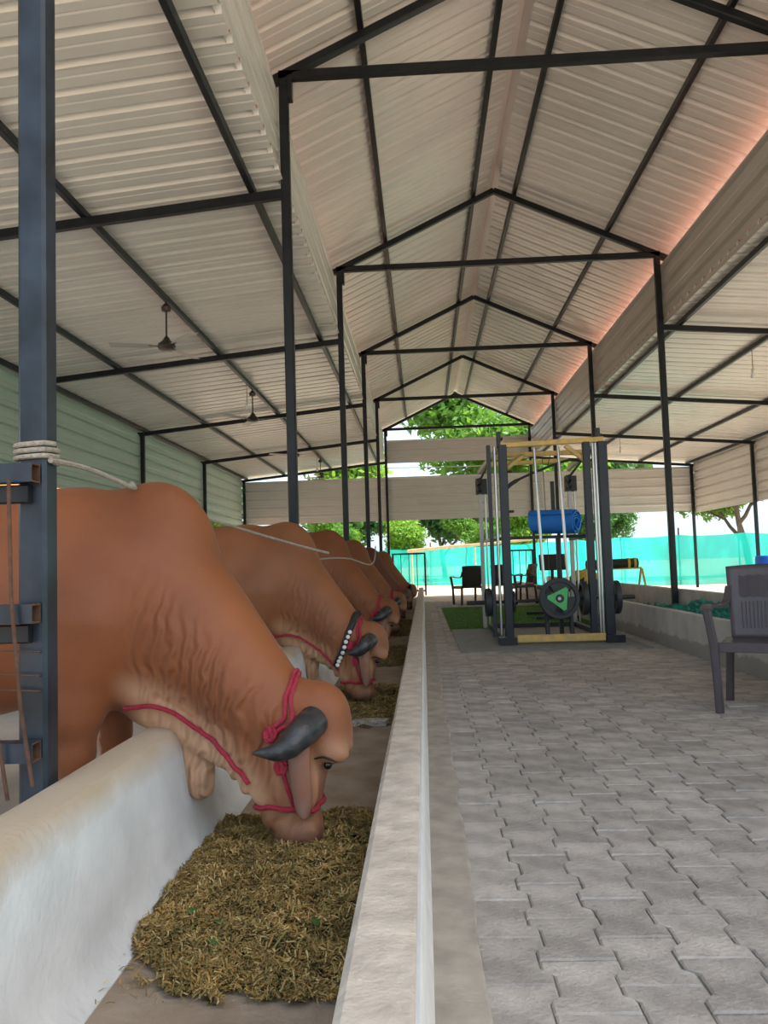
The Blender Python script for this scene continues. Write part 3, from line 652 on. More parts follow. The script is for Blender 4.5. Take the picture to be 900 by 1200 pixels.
# ------------------------------------------------------------------ gate rails and ropes on the worn post
gt = empty('stall_gate', (XL, 2.14, 0)); tag(gt, 'blue black tube gate rails with rusty open ends beside the worn post', 'gate')
for z in (1.250, 0.870, 0.505):
    q = MB(); y = 2.145; o_, i_ = 0.026, 0.021; x0, x1 = -2.6, -1.045
    P = [(y+a*o_, z+b*o_) for a, b in ((-1,-1),(1,-1),(1,1),(-1,1))]; Pi = [(y+a*i_, z+b*i_) for a, b in ((-1,-1),(1,-1),(1,1),(-1,1))]
    vs = [(x0, *p) for p in P]+[(x1, *p) for p in P]+[(x1, *p) for p in Pi]+[(x1-.06, *p) for p in Pi]
    q.add(vs, [(i,(i+1)%4,(i+1)%4+4,i+4) for i in range(4)]+[(3,2,1,0)]); q.add(vs, [(4+i,4+(i+1)%4,8+(i+1)%4,8+i) for i in range(4)]+[(8+i,8+(i+1)%4,12+(i+1)%4,12+i) for i in range(4)]+[(12,13,14,15)], 1)
    child(q, 'rail', ['steel_worn', 'rust'], gt)
for z in (1.195, 0.815):
    q = MB(); q.bar((-2.6, 2.165, z), (-1.07, 2.165, z), 0.03, 0.05); child(q, 'flat_bar', 'steel', gt)
q = MB(); q.tube([at(10,562,2.10), at(13,700,2.10), at(24,830,2.10), at(38,922,2.11)], 0.0055, 8); child(q, 'rod', 'rust', gt)
q = MB(); q.tube([at(-12,820,2.10), at(0,880,2.10), at(9,938,2.11)], 0.0055, 8); child(q, 'rod', 'rust', gt)
for py in (763, 791, 809):
    q = MB(); q.tube([at(-60,py-1,2.16), at(13,py,2.155), at(46,py+1,2.16), at(50,py+2,2.2)], 0.002, 6); child(q, 'wire', 'rust', gt)
# pale rope: wraps the post, then runs along the backs of the cows
rp = MB(); pts = []
for i in range(46):
    a = i*2*math.pi/15; sq = 1/max(abs(math.cos(a)), abs(math.sin(a))); rr = 0.0475*min(sq, 1.22); pts.append((XL+rr*math.cos(a), FR[0]+rr*math.sin(a), 1.287+0.0035*i/3))
rp.tube(pts, 0.0075, 8)
run = [(XL+0.05, FR[0]-0.03, 1.29), (XL+.055, 2.45, 1.295), at(158,573,2.72), (-1.09, 3.0, 1.30), (-1.12, 3.3, 1.27), (-1.15, 3.8, 1.25), at(252,611,4.5), at(300,625,5.0), at(352,640,5.38), at(385,648,5.55)]
run = catmull(run, 8)
def clear(pts, r, it=6):
    out = []
    for p in pts:
        p = Vector(p)
        for root, cw in COWS:
            s_ = root.scale[0]; l = (p-root.location)/s_; d = float(cw.sdf(np.array([tuple(l)]))[0])
            if d < r: p = root.location+cw.snap([l], r)[0]*s_
        out.append(p)
    if it > 0:
        sm = [out[0]]+[(out[i-1]+out[i]*2+out[i+1])/4 for i in range(1, len(out)-1)]+[out[-1]]
        return clear(sm, r, it-1)
    return out
rp.tube(clear(run, 0.010), 0.0085, 8)
o = rp.build('tether_rope', 'rope_pale', None, True); tag(o, 'thick pale rope wound on the worn post and stretched over the cows', 'rope')
rp = MB(); rp.tube(clear(catmull([(XL+.05, FR[1]-.05, 1.02), at(387,654,8.1), at(412,655,8.3), at(437,662,8.55), at(440,640,11.2)], 8), 0.009), 0.008, 8)
o = rp.build('tether_rope', 'rope_pale', None, True); tag(o, 'thin pale rope lying across the neck of the tall-humped cow', 'rope')

# ------------------------------------------------------------------ ceiling fans and bulbs
def make_fan():
    root = empty('ceiling_fan', (0,0,0))
    q = MB(); q.tube([(0,0,0), (0,0,0.52)], 0.011, 8); q.build('rod', 'fan_brown', root)
    q = MB(); q.lathe([(0.02,0.40),(0.05,0.41),(0.058,0.45),(0.03,0.49),(0.015,0.50)], n=16); q.build('canopy', 'fan_brown', root, True)
    q = MB(); q.lathe([(0.03,-0.05),(0.085,-0.04),(0.105,-0.005),(0.095,0.025),(0.05,0.06),(0.035,0.09),(0.012,0.12)], n=20); q.build('motor', 'fan_brown', root, True)
    for k in range(3):
        a = R(195)+k*2*math.pi/3; d = Vector((math.cos(a), math.sin(a), 0)); s_ = Vector((-d.y, d.x, 0)); q = MB()
        q.prism([d*0.16-s_*.045+Vector((0,0,-.012)), d*0.62-s_*.065+Vector((0,0,-.01)), d*0.63+s_*.05+Vector((0,0,.012)), d*0.16+s_*.045+Vector((0,0,.008))], (0,0,0), (0,0,.004)); b = q.build('blade', 'fan_blade', root)
        q = MB(); q.bar(d*0.08, d*0.2, 0.035, 0.008); q.build('blade_arm', 'fan_brown', b)
    return root
f0 = make_fan()
fl = ['ceiling fan hung nearest the worn post, over the large reddish cow and its neighbour', 'ceiling fan with a light bulb beside it, second along the lean-to', 'ceiling fan third along the lean-to, partly behind a post', 'small ceiling fan last along the lean-to, by the end wall']
for i, y in enumerate((9.0, 13.7, 18.3, 22.9)):
    o = f0 if i == 0 else copy_tree(f0); o.location = (-2.85, y, zl(-2.85)+0.04-0.52); o.rotation_euler = (0, 0, (0, .7, .3, 1.2)[i]); tag(o, fl[i], 'fan', 'ceiling fans in the lean-to')
def make_bulb():
    root = empty('light_bulb'); q = MB(); q.lathe([(0.002,-0.075),(0.022,-0.068),(0.032,-0.045),(0.028,-0.02),(0.016,0.0)], n=14); q.build('globe', 'bulb', root, True)
    q = MB(); q.lathe([(0.018,0),(0.02,0.01),(0.02,0.045),(0.008,0.055)], n=12); q.build('holder', 'cable_white', root, True)
    q = MB(); q.tube([(0,0,.05), (0,0,.30)], 0.004, 6); q.build('flex', 'fan_brown', root); return root
b0 = make_bulb()
for i, (x, y, z, lb) in enumerate(((-2.85, 13.25, zl(-2.85), 'white light bulb hanging beside the second ceiling fan'), (-2.85, 22.2, zl(-2.85), 'white light bulb hanging near the small last ceiling fan'),
        (5.13, 12.5, zr(5.13), 'white light bulb hung from the purlin over the empty stall, above the brown chair'), (5.13, 20.9, zr(5.13), 'white light bulb hung over the far empty stall, beside the gym cage top'))):
    o = b0 if i == 0 else copy_tree(b0); o.location = (x, y, z+0.04-0.29); o.scale = (1.2,)*3; tag(o, lb, 'light bulb', 'hanging light bulbs')
    o.location.z = z+0.045-0.30*1.2
q = MB(); q.tube(catmull([(XL+.045, 25.3, 4.02), (0.2, 25.3, 3.99), (2, 25.3, 3.98), (XR-.045, 25.3, 4.03)], 5), 0.012, 6); tag(q.build('cable', 'cable_white'), 'white cable stretched between the end posts in the gable gap', 'cable')

# ------------------------------------------------------------------ plastic armchairs
def make_chair(mt):
    """faces local -y"""
    root = empty('plastic_chair'); W = 0.27
    q = MB(); n = 12; vs = []; fs = []
    for j in range(n+1):
        y = -0.24+0.46*j/n
        for i in range(n+1):
            x = -W+0.02+(2*W-0.04)*i/n; vs.append((x, y, 0.425-0.018*math.exp(-((x/.2)**2+((y)/.2)**2))-(0.02*max(0, (-y-0.18)/0.06)**2)))
    fs = [(j*(n+1)+i, j*(n+1)+i+1, (j+1)*(n+1)+i+1, (j+1)*(n+1)+i) for j in range(n) for i in range(n)]; q.add(vs, fs); st = q.build('seat', mt, root, True)
    so_ = st.modifiers.new('t', 'SOLIDIFY'); so_.thickness = 0.012
    q = MB(); q.bar((-W, -0.24, 0.400), (W, -0.24, 0.400), 0.018, 0.06); q.bar((-W+.008, -0.24, 0.395), (-W+.008, 0.22, 0.395), 0.016, 0.05); q.bar((W-.008, -0.24, 0.395), (W-.008, 0.22, 0.395), 0.016, 0.05); q.build('seat_apron', mt, root)
    # backrest: curved panel, wide crest
    q = MB(); nx, nz = 16, 14; vs = []
    def bk(u, t):   # u -1..1, t 0..1
        wd = 0.235+0.025*t; x = u*wd; y = 0.20+0.13*t-0.05*(u*u)*(0.4+0.6*t); z = 0.415+0.475*t+0.012*(1-u*u)*t
        return Vector((x, y, z))
    for j in range(nz+1):
        for i in range(nx+1): vs.append(bk(-1+2*i/nx, j/nz))
    q.add(vs, [(j*(nx+1)+i, j*(nx+1)+i+1, (j+1)*(nx+1)+i+1, (j+1)*(nx+1)+i) for j in range(nz) for i in range(nx)]); b = q.build('backrest', mt, root, True)
    so_ = b.modifiers.new('t', 'SOLIDIFY'); so_.thickness = 0.012; so_.offset = 1
    q = MB()
    for r_ in range(12):                       # woven chevrons above, ribs below
        for c_ in range(12):
            u = -0.72+1.44*(c_+.5)/12; t = 0.56+0.30*(r_+.5)/12; p = bk(u, t)+Vector((0,-.003,0)); s_ = 1 if c_ % 2 else -1
            q.bar(p+Vector((-.017,0,-.006*s_)), p+Vector((.017,0,.006*s_)), 0.009, 0.007, (0,1,0))
    for c_ in range(15):
        u = -0.72+1.44*(c_+.5)/15; q.tube([bk(u, t)+Vector((0,-.001,0)) for t in (0.14, 0.26, 0.38, 0.5)], 0.006, 6)
    q.build('weave', mt, b)
    for s_ in (-1, 1):
        # front leg rises to carry the arm, flared outwards
        q = MB(); pf = [(s_*0.275,-0.250,0.0), (s_*0.280,-0.252,0.2), (s_*0.288,-0.256,0.40), (s_*0.305,-0.275,0.55), (s_*0.318,-0.29,0.645)]
        for a_, b_ in zip(pf[:-1], pf[1:]): q.bar(a_, b_, 0.05, 0.045, (0,1,0), c=0.25)
        q.build('leg', mt, root)
        q = MB(); pr = [(s_*0.275,0.235,0.0), (s_*0.262,0.225,0.22), (s_*0.25,0.21,0.42)]
        for a_, b_ in zip(pr[:-1], pr[1:]): q.bar(a_, b_, 0.05, 0.045, (0,1,0), c=0.25)
        q.build('leg', mt, root)
        q = MB(); pa = catmull([(s_*0.318,-0.315,0.638), (s_*0.318,-0.20,0.655), (s_*0.31,0.0,0.640), (s_*0.295,0.14,0.635), (s_*0.265,0.215,0.66), (s_*0.25,0.25,0.76)], 4); vs = []; m = len(pa)
        for i, p in enumerate(pa):
            wd = 0.034-0.014*(i/(m-1)); t = (pa[min(i+1,m-1)]-pa[max(i-1,0)]).normalized(); up = Vector((0,0,1)); up = (up-t*up.dot(t)).normalized(); sd = t.cross(up)
            vs += [p-sd*wd-up*.012, p+sd*wd-up*.012, p+sd*wd*.9+up*.006, p-sd*wd*.9+up*.006]
        q.add(vs, [(i*4+k, i*4+(k+1)%4, (i+1)*4+(k+1)%4, (i+1)*4+k) for i in range(m-1) for k in range(4)]+[(3,2,1,0), tuple(range((m-1)*4, m*4))]); q.build('arm', mt, root)
    return root
ch = make_chair('plastic_brown'); a = math.atan2(0.50, -0.87)      # facing direction (-0.5,-0.87)
# front right foot (local +x is the chair's far side) placed on the measured floor point
rz = math.atan2(-0.50, 0.87)*1.0
def place(o, foot_local, foot_world, rz):
    c_, s_ = math.cos(rz), math.sin(rz); x, y = foot_local; o.location = (foot_world[0]-(c_*x-s_*y), foot_world[1]-(s_*x+c_*y), 0); o.rotation_euler = (0,0,rz)
place(ch, (-0.275, -0.250), (1.79, 5.15), R(-27)); tag(ch, 'brown grey plastic armchair with woven pattern back on the paving beside grey trough', 'chair', 'plastic armchairs')
d0 = make_chair('plastic_dark'); d0.location = (1.02, 19.0, 0); d0.rotation_euler = (0,0,R(200)); tag(d0, 'dark plastic armchair standing alone at the edge of the turf', 'chair', 'plastic armchairs')
d1 = copy_tree(d0); d1.location = (2.22, 18.7, 0); d1.rotation_euler = (0,0,R(-75)); tag(d1, 'dark plastic armchair seen side-on near the end railing and bench', 'chair', 'plastic armchairs')
d2 = copy_tree(d0); d2.location = (2.0, 20.2, 0); d2.rotation_euler = (0,0,R(150)); tag(d2, 'dark plastic armchair half hidden behind the gym cage upright', 'chair', 'plastic armchairs')

# ------------------------------------------------------------------ mats, turf
q = MB(); q.box((0.37, 8.83, 0.001), (1.36, 11.85, 0.013)); tag(q.build('rubber_mat', 'rubber'), 'grey rubber floor mat sticking out on the kerb side of the gym cage', 'mat', 'rubber mats under the cage')
q = MB(); q.box((1.365, 8.83, 0.001), (2.42, 11.85, 0.013)); tag(q.build('rubber_mat', 'rubber'), 'grey rubber floor mat under the plates on the trough side of the gym cage', 'mat', 'rubber mats under the cage')
q = MB(); q.box((0.35, 11.87, 0.001), (2.55, 17.8, 0.010)); tf = q.build('turf_mat', 'turf'); tag(tf, 'green artificial turf rug behind the gym cage', 'rug')
V = []; Fc = []
for k in range(14000):
    x, y = RNG.uniform(.36, 2.54), 11.9+5.88*RNG.random()**1.5; a = RNG.uniform(0, 6.28); l = RNG.uniform(.012, .022); b = len(V)
    V += [(x-.004*math.cos(a), y-.004*math.sin(a), .009), (x+.004*math.cos(a), y+.004*math.sin(a), .009), (x+RNG.normal(0, .006), y+RNG.normal(0, .006), .009+l)]; Fc.append((b, b+1, b+2))
me = bpy.data.meshes.new('turf_pile'); me.from_pydata(V, [], Fc); me.materials.append(MATS['turf']); tag(link('turf_pile', me, tf), kind='stuff')

# ------------------------------------------------------------------ gym cage
CX0, CX1, CY0, CY1 = 0.97, 2.13, 9.55, 11.75
FZ = 0.014
cg = empty('gym_cage', (1.53, 10.6, FZ)); tag(cg, 'tall black and yellow gym cage with chrome guide rods on rubber mats', 'gym machine')
def cp(name, fn, mt, smooth=False):
    q = MB(); fn(q); return child(q, name, mt, cg, smooth)
for x in (CX0-.03, CX1+.03):
    cp('base_rail', lambda q: q.bar((x, CY0-.12, FZ+.035), (x, CY1+.1, FZ+.035), 0.07, 0.07), 'iron_black')
    cp('foot_plate', lambda q: q.box((x-.10, CY0-.16, FZ), (x+.10, CY0+.03, FZ+.085)), 'iron_blue')
cp('cross_beam', lambda q: q.bar((CX0+.08, CY0-.07, FZ+.062), (CX1-.08, CY0-.07, FZ+.062), 0.07, 0.085), 'yellow_paint')
cp('cross_beam', lambda q: q.bar((CX0, CY1, FZ+.04), (CX1, CY1, FZ+.04), 0.06, 0.06), 'iron_black')
for x, w_ in ((CX0, 0.10), (CX0-.165, 0.045), (CX1, 0.11), (CX1-.185, 0.085)):
    cp('upright', lambda q: q.bar((x, CY0, FZ+.02 if w_ > .05 else 0.10), (x, CY0, 2.34), w_, 0.08, (0,1,0)), 'iron_blue')
for x in (CX0-.095, CX1-.112, CX1-.078):
    cp('guide_rod', lambda q: q.tube([(x, CY0-.02, 0.12), (x, CY0-.02, 2.32)], 0.017, 14), 'chrome', True)
for x in (1.375, 1.655):
    cp('guide_rod', lambda q: q.tube([(x+.02, CY0-.03, 0.42), (x-.03, CY0+.03, 2.30)], 0.017, 14), 'chrome', True)
    cp('rod_sleeve', lambda q: q.tube([(x+.03, CY0-.05, 0.10), (x+.02, CY0-.03, 0.45)], 0.025, 12), 'iron_black', True)
for x in (CX0-.12, CX1+.0):
    cp('rear_upright', lambda q: q.bar((x, CY1, FZ+.02), (x, CY1, 2.02), 0.055, 0.055, (0,1,0)), 'dull_alu')
    cp('guide_rod', lambda q: q.tube([(x+.07, CY1, 0.05), (x+.07, CY1, 2.02)], 0.014, 10), 'chrome', True)
    for dz in (0, 0.1):
        cp('pulley', lambda q: q.lathe([(0.02,-.03),(0.055,-.025),(0.045,0),(0.055,.025),(0.02,.03)], (x-.02, CY1-.08, 2.03+dz), (1,0,0.2), 18), 'iron_black', True)
    cp('pulley_block', lambda q: q.box((x-.06, CY1-.06, 1.95), (x+.10, CY1+.06, 2.17)), 'iron_black')
    cp('side_rail', lambda q: q.bar((x, CY1, 2.27), ((CX0 if x < 1.5 else CX1), CY0, 2.36), 0.05, 0.06), 'dull_alu')
    cp('side_rail', lambda q: q.bar((x, CY1, 2.15), ((CX0 if x < 1.5 else CX1), CY0, 2.42), 0.025, 0.03), 'iron_black')
    cp('top_cap', lambda q: q.bar(((CX0-.04 if x < 1.5 else CX1-.04), CY0, 2.30), ((CX0-.04 if x < 1.5 else CX1-.04), CY0, 2.50), 0.05, 0.05, (0,1,0)), 'iron_black')
cp('top_beam', lambda q: q.bar((CX0-.02, CY0, 2.335), (CX1+.02, CY0, 2.365), 0.07, 0.06), 'yellow_paint')
cp('top_beam', lambda q: q.bar((CX0-.05, CY1, 2.38), (CX1+.0, CY1, 2.40), 0.06, 0.06), 'yellow_paint')
cp('top_beam', lambda q: q.bar((CX0+.0, 10.65, 2.36), (CX1+.0, 10.65, 2.37), 0.06, 0.06), 'yellow_paint')
cp('gusset', lambda q: q.bar((CX0+.05, CY0+.05, 2.08), (CX0+.36, 10.6, 2.34), 0.05, 0.05), 'yellow_paint')
cp('gusset', lambda q: q.bar((CX1-.06, CY0+.03, 2.02), (CX1-.42, CY0+.02, 2.31), 0.05, 0.05), 'yellow_paint')
for z in (1.55, 2.02): cp('peg', lambda q: q.tube([(CX0+.04, CY0-.02, z), (CX0+.10, CY0-.05, z)], 0.014, 8), 'iron_black')
cp('lat_bar', lambda q: q.tube(catmull([at(588,578,10.6), at(604,564,10.6), at(640,548,10.6), at(668,539,10.6), at(690,541,10.6)], 6), [0.026]*7+[0.016]*12+[0.022]*6, 10), 'iron_black', True)
cp('cable', lambda q: q.tube([at(642,546,10.6), (1.70, 10.65, 2.34)], 0.005, 6), 'iron_black')
cp('cable', lambda q: q.tube([(1.60, 10.65, 2.33), (1.62, 10.62, 0.9), (1.58, 10.4, 0.25)], 0.005, 6), 'iron_black')
cp('weight_bar', lambda q: q.bar((1.72, 10.7, 1.4), (1.72, 10.7, 2.0), 0.05, 0.04, (0,1,0)), 'iron_black')
cp('mat_rest', lambda q: q.bar((CX0-.1, 10.45, 1.265), (CX1-.05, 10.45, 1.265), 0.04, 0.04), 'iron_black')
cp('mat_rest_arm', lambda q: q.bar((CX1-.02, CY0, 1.265), (CX1-.02, CY1, 1.265), 0.04, 0.04), 'iron_black')
cp('mat_rest_arm', lambda q: q.bar((CX0-.08, CY0, 1.265), (CX0-.08, CY1, 1.265), 0.03, 0.03), 'dull_alu')
cp('weight_post', lambda q: q.bar((1.72, 10.45, FZ), (1.72, 10.45, 1.25), 0.05, 0.05, (0,1,0)), 'iron_black')
# barbell on the cage with its plates (plates slide off: things of their own)
bb = empty('barbell', (1.5, CY0+.09, 0.51)); tag(bb, 'black barbell racked across the gym cage through its plates', 'barbell')
def bp_(name, fn, mt):
    q = MB(); fn(q); return child(q, name, mt, bb, True)
BY, BZ = CY0+.095, 0.515
bp_('shaft', lambda q: q.tube([(0.80, BY, BZ-.02), (2.10, BY, BZ)], 0.018, 12), 'iron_black')
bp_('sleeve', lambda q: q.lathe([(0.03,0),(0.033,.005),(0.025,.02),(0.025,.30),(0.02,.31)], (0.80, BY, BZ-.02), (-1,0,0), 14), 'iron_black')
bp_('sleeve', lambda q: q.lathe([(0.03,0),(0.033,.005),(0.025,.02),(0.025,.32),(0.02,.33)], (2.12, BY, BZ), (1,0,0), 14), 'iron_black')
def plate(c, axis, r, th, label, green=False):
    """cast disc with raised rim, three grip slots and a hub"""
    root = empty('weight_plate', c); root.rotation_euler = Vector((0,0,1)).rotation_difference(Vector(axis)).to_euler(); tag(root, label, 'weight plate', 'weight plates on the gym cage')
    q = MB(); n = 36
    prof = [(r*.78,-th*.3),(r*.80,-th*.5),(r*.97,-th*.5),(r,-th*.35),(r,th*.35),(r*.97,th*.5),(r*.80,th*.5),(r*.78,th*.3)]; vs = []; m = len(prof)
    for k in range(n):
        a = 2*math.pi*k/n; vs += [(p*math.cos(a), p*math.sin(a), h) for p, h in prof]
    q.add(vs, [(k*m+i, k*m+(i+1)%m, ((k+1)%n)*m+(i+1)%m, ((k+1)%n)*m+i) for k in range(n) for i in range(m)]); q.build('rim', 'iron_black', root, True)
    q = MB()
    for k in range(3):                 # three web arms leave the grip slots open
        a0 = math.pi/2+k*2*math.pi/3; pts = [(r*.13*math.cos(a0-1.05), r*.13*math.sin(a0-1.05), 0)]
        pts += [(r*.80*math.cos(a0+d), r*.80*math.sin(a0+d), 0) for d in (-.72, -.45, -.2, 0, .2, .45, .72)]+[(r*.13*math.cos(a0+1.05), r*.13*math.sin(a0+1.05), 0)]
        q.prism(pts, (0,0,-th*.25), (0,0,th*.25))
    q.lathe([(r*.2,-th*.45),(r*.22,-th*.4),(r*.22,th*.4),(r*.2,th*.45)], n=24); q.build('web', 'iron_black', root)
    if green:
        q = MB(); tri = []
        for k in range(3):
            a0 = math.pi+k*2*math.pi/3
            for d in (-.12, 0, .12): tri.append((r*.62*math.cos(a0+d), r*.62*math.sin(a0+d), 0))
            a1 = a0+math.pi/3; tri.append((r*.36*math.cos(a1), r*.36*math.sin(a1), 0))
        q.prism(tri, (0,0,th*.3), (0,0,th*.42)); q.build('badge', 'plate_green', root)
        q = MB(); q.lathe([(r*.15,th*.4),(r*.16,th*.5),(r*.10,th*.52),(r*.09,th*.45)], n=20); q.build('hub', 'iron_black', root)
    return root
plate((0.745, BY, BZ-.02), (1,0,0), 0.165, 0.07, 'black weight plate on the free barbell end beside the kerb-side upright')
plate((1.04, BY, BZ-.02), (1,0,0), 0.125, 0.03, 'small black weight plate inside the cage against the kerb-side upright')
plate((1.86, BY, BZ), (1,0,0), 0.20, 0.06, 'large black weight plate inside the cage against the trough-side upright')
plate((2.235, BY, BZ), (1,0,0), 0.195, 0.06, 'large black weight plate on the barbell end beside the grey trough')
plate((1.535, CY0-.16, 0.53), (0.12,-1,0.02), 0.235, 0.05, 'round black weight plate with green three-point badge facing the aisle', True)
bp_('peg', lambda q: q.tube([(1.535, BY, 0.53), (1.53, CY0-.20, 0.53)], 0.02, 12), 'chrome')
plate((1.575, CY0-.09, 0.53), (0.12,-1,0.02), 0.21, 0.04, 'plain black weight plate behind the green badged plate')
# rolled blue mat resting in the cage
q = MB(); spi = []; th = 0.013
nt_ = 150
for i in range(nt_+1):
    a = i/nt_*4.4*2*math.pi; rr = 0.045+0.122*(i/nt_)**0.8; spi.append((rr*math.cos(a), rr*math.sin(a)*0.97, rr, a))
vs = []
for x, y, rr, a in spi: vs += [(-.30-0.02*math.sin(a), x, y), (.30+0.015*math.cos(a*.6), x, y), (.30+0.015*math.cos(a*.6), x*(1-th*1.0/rr), y*(1-th*1.0/rr)), (-.30-0.02*math.sin(a), x*(1-th/rr), y*(1-th/rr))]
q.add(vs, [(i*4+k, i*4+(k+1)%4, (i+1)*4+(k+1)%4, (i+1)*4+k) for i in range(nt_) for k in range(4)]+[(3,2,1,0), tuple(range(nt_*4, nt_*4+4))])
o = q.build('exercise_mat', 'mat_blue', None, True, loc=(1.69, 10.45, 1.285+0.168)); o.rotation_euler = (0, R(2), R(-35)); tag(o, 'rolled up blue foam exercise mat resting inside the gym cage', 'exercise mat')

# bench behind the cage
bn = empty('weight_bench', (2.1, 14.0, 0.01)); tag(bn, 'black padded weight bench with upright back on the turf behind the cage', 'bench')
def bq(name, fn, mt='iron_black', sm=False):
    q = MB(); fn(q); return child(q, name, mt, bn, sm)
bq('back_pad', lambda q: q.bar((2.14, 13.62, 0.81), (2.14, 13.70, 1.06), 0.43, 0.06, (0,1,0), c=.3), 'leather')
bq('seat_pad', lambda q: q.bar((2.14, 13.75, 0.50), (2.14, 14.6, 0.50), 0.30, 0.07, c=.3), 'leather')
bq('stem', lambda q: q.bar((2.14, 13.75, 0.40), (2.14, 13.69, 0.95), 0.05, 0.05, (0,1,0)))
bq('spine', lambda q: q.bar((2.14, 13.4, 0.42), (2.14, 14.7, 0.42), 0.06, 0.06))
for y in (13.4, 14.65):
    bq('leg', lambda q: q.bar((2.14, y, 0.05), (2.14, y, 0.42), 0.05, 0.05, (0,1,0))); bq('foot_bar', lambda q: q.bar((1.80, y, 0.037), (2.48, y, 0.037), 0.06, 0.05))
# padded stand across the right trough walls
ps = empty('padded_stand', (3.1, 13.5, 0.4)); tag(ps, 'black padded roller on yellow trestle legs spanning the grey trough', 'stand')
q = MB(); q.lathe([(0.05,0),(0.078,.01),(0.08,.03),(0.08,.82),(0.078,.84),(0.05,.85)], (2.66, 13.5, 0.865), (1,0,0.02), 20); child(q, 'roller', 'leather', ps, True)
q = MB(); q.bar((2.64, 13.5, 0.79), (3.56, 13.5, 0.80), 0.06, 0.03); child(q, 'top_bar', 'yellow_paint', ps)
for x, z0, zt in ((2.66, 0.396, .78), (3.56, 0.515, .78)):
    for s_ in (-1, 1):
        q = MB(); q.bar((x, 13.5+s_*.20, z0), (x, 13.5+s_*.03, zt), 0.03, 0.03, (1,0,0)); child(q, 'leg', 'yellow_paint', ps)
for x in (3.33, 3.43):
    q = MB(); q.lathe([(0.083,0),(0.086,.005),(0.086,.035),(0.083,.04)], (x, 13.5, 0.88), (1,0,0), 18); child(q, 'strap', 'yellow_cloth', ps, True)
# wicker basket with yellow cloth in the far trough
bk = empty('basket', (2.98, 15.3, 0.02)); tag(bk, 'brown slatted basket draped with yellow cloth in the grey trough', 'basket')
for i in range(14):
    a = 2*math.pi*i/14; q = MB(); q.bar((2.98+.19*math.cos(a), 15.3+.19*math.sin(a), 0.025), (2.98+.23*math.cos(a), 15.3+.23*math.sin(a), 0.66), 0.06, 0.014, (math.cos(a), math.sin(a), 0)); child(q, 'slat', 'wood_dark', bk)
q = MB(); q.lathe([(0.17,0.025),(0.185,.03),(0.215,.60),(0.20,.61)], (2.98, 15.3, 0), n=20); child(q, 'lining', 'wood_dark', bk, True)
q = MB(); n = 26; vs = []
for j in range(n+1):
    for i in range(n+1):
        u, v = -1+2*i/n, -1+2*j/n; r_ = math.hypot(u, v); d = max(0, r_-0.62); vs.append((2.98+u*.30*(1-.22*d), 15.3+v*.30*(1-.22*d), 0.74+0.05*(1-min(r_,.62)/.62)-d*.26+0.03*mnoise.noise((u*3, v*3, 0))))
q.add(vs, [(j*(n+1)+i, j*(n+1)+i+1, (j+1)*(n+1)+i+1, (j+1)*(n+1)+i) for j in range(n) for i in range(n)]); o = child(q, 'cloth', 'yellow_cloth', bk, True)
# crumpled net in the right trough
def net_heap(y0, y1, label, seed):
    q = MB(); nx, ny = 34, int((y1-y0)*30); vs = []
    for j in range(ny+1):
        for i in range(nx+1):
            u = i/nx; y = y0+(y1-y0)*j/ny; x = 2.74+0.74*u; e = min(1, 6*u, 6*(1-u), 5*j/ny, 5*(1-j/ny))
            rg = abs(mnoise.noise((x*5+seed, y*3.2, seed)))*0.16+abs(mnoise.noise((x*13, y*9, seed)))*0.07+0.05*mnoise.noise((x*26, y*22, seed)); vs.append((x, y, 0.03+e*(0.24+0.06*math.sin(y*1.3+seed)+rg)))
    q.add(vs, [(j*(nx+1)+i, j*(nx+1)+i+1, (j+1)*(nx+1)+i+1, (j+1)*(nx+1)+i) for j in range(ny) for i in range(nx)])
    tag(q.build('shade_net_heap', 'net_heap', None, True), label, 'net')
net_heap(5.4, 13.1, 'crumpled dark green shade net heaped in the grey trough', 2.3)

# ------------------------------------------------------------------ end railings
def railing(x0, x1, label):
    rt = empty('railing', ((x0+x1)/2, 25.2, 0)); tag(rt, label, 'railing', 'end railings')
    for x in (x0, x1):
        q = MB(); q.bar((x, 25.2, 0), (x, 25.2, 1.32), 0.055, 0.055, (0,1,0)); child(q, 'post', 'steel', rt)
    for z in (1.30, 0.15):
        q = MB(); q.bar((x0, 25.2, z), (x1, 25.2, z), 0.05, 0.05); child(q, 'rail', 'steel', rt)
    n = max(2, int((x1-x0)/0.2))
    for i in range(1, n):
        q = MB(); q.tube([(x0+(x1-x0)*i/n, 25.2, 0.15), (x0+(x1-x0)*i/n, 25.2, 1.30)], 0.012, 8); child(q, 'baluster', 'steel', rt)
railing(-0.95, 0.04, 'black metal railing at the far end of the cow trough'); railing(2.55, 3.36, 'black metal railing behind the side-on armchair at the far end of the grey trough')

# ------------------------------------------------------------------ shade-net fence with posts
FP = [(-26, 37), (-12, 39), (-4, 38.5), (1.2, 37), (4.6, 33), (7.9, 28.6), (12.5, 27.6), (13.2, 18), (13.4, 6), (13.5, -6)]
fence = empty('net_fence', (1.2, 37, 0)); tag(fence, 'turquoise shade net fence stretched on poles around the sandy yard', 'fence')
fp = catmull([(x, y, 0) for x, y in FP], 10)
acc = 0
q = MB(); vs = []; nzr = 9; fpp = []
for a_, b_ in zip(fp[:-1], fp[1:]):
    for t in (0, .25, .5, .75): fpp.append(a_.lerp(b_, t))
for i, p in enumerate(fpp):
    t = (fpp[min(i+1, len(fpp)-1)]-fpp[max(i-1, 0)]).normalized(); nrm = Vector((-t.y, t.x, 0)); top = 1.72+0.05*mnoise.noise((i*.13, 0, 0))-0.05*abs(math.sin(i*0.196))
    for k in range(nzr):
        z = -0.02+top*k/(nzr-1); vs.append(p+nrm*(0.09*mnoise.noise((i*.35, k*.35, 4)))+Vector((0,0,z)))
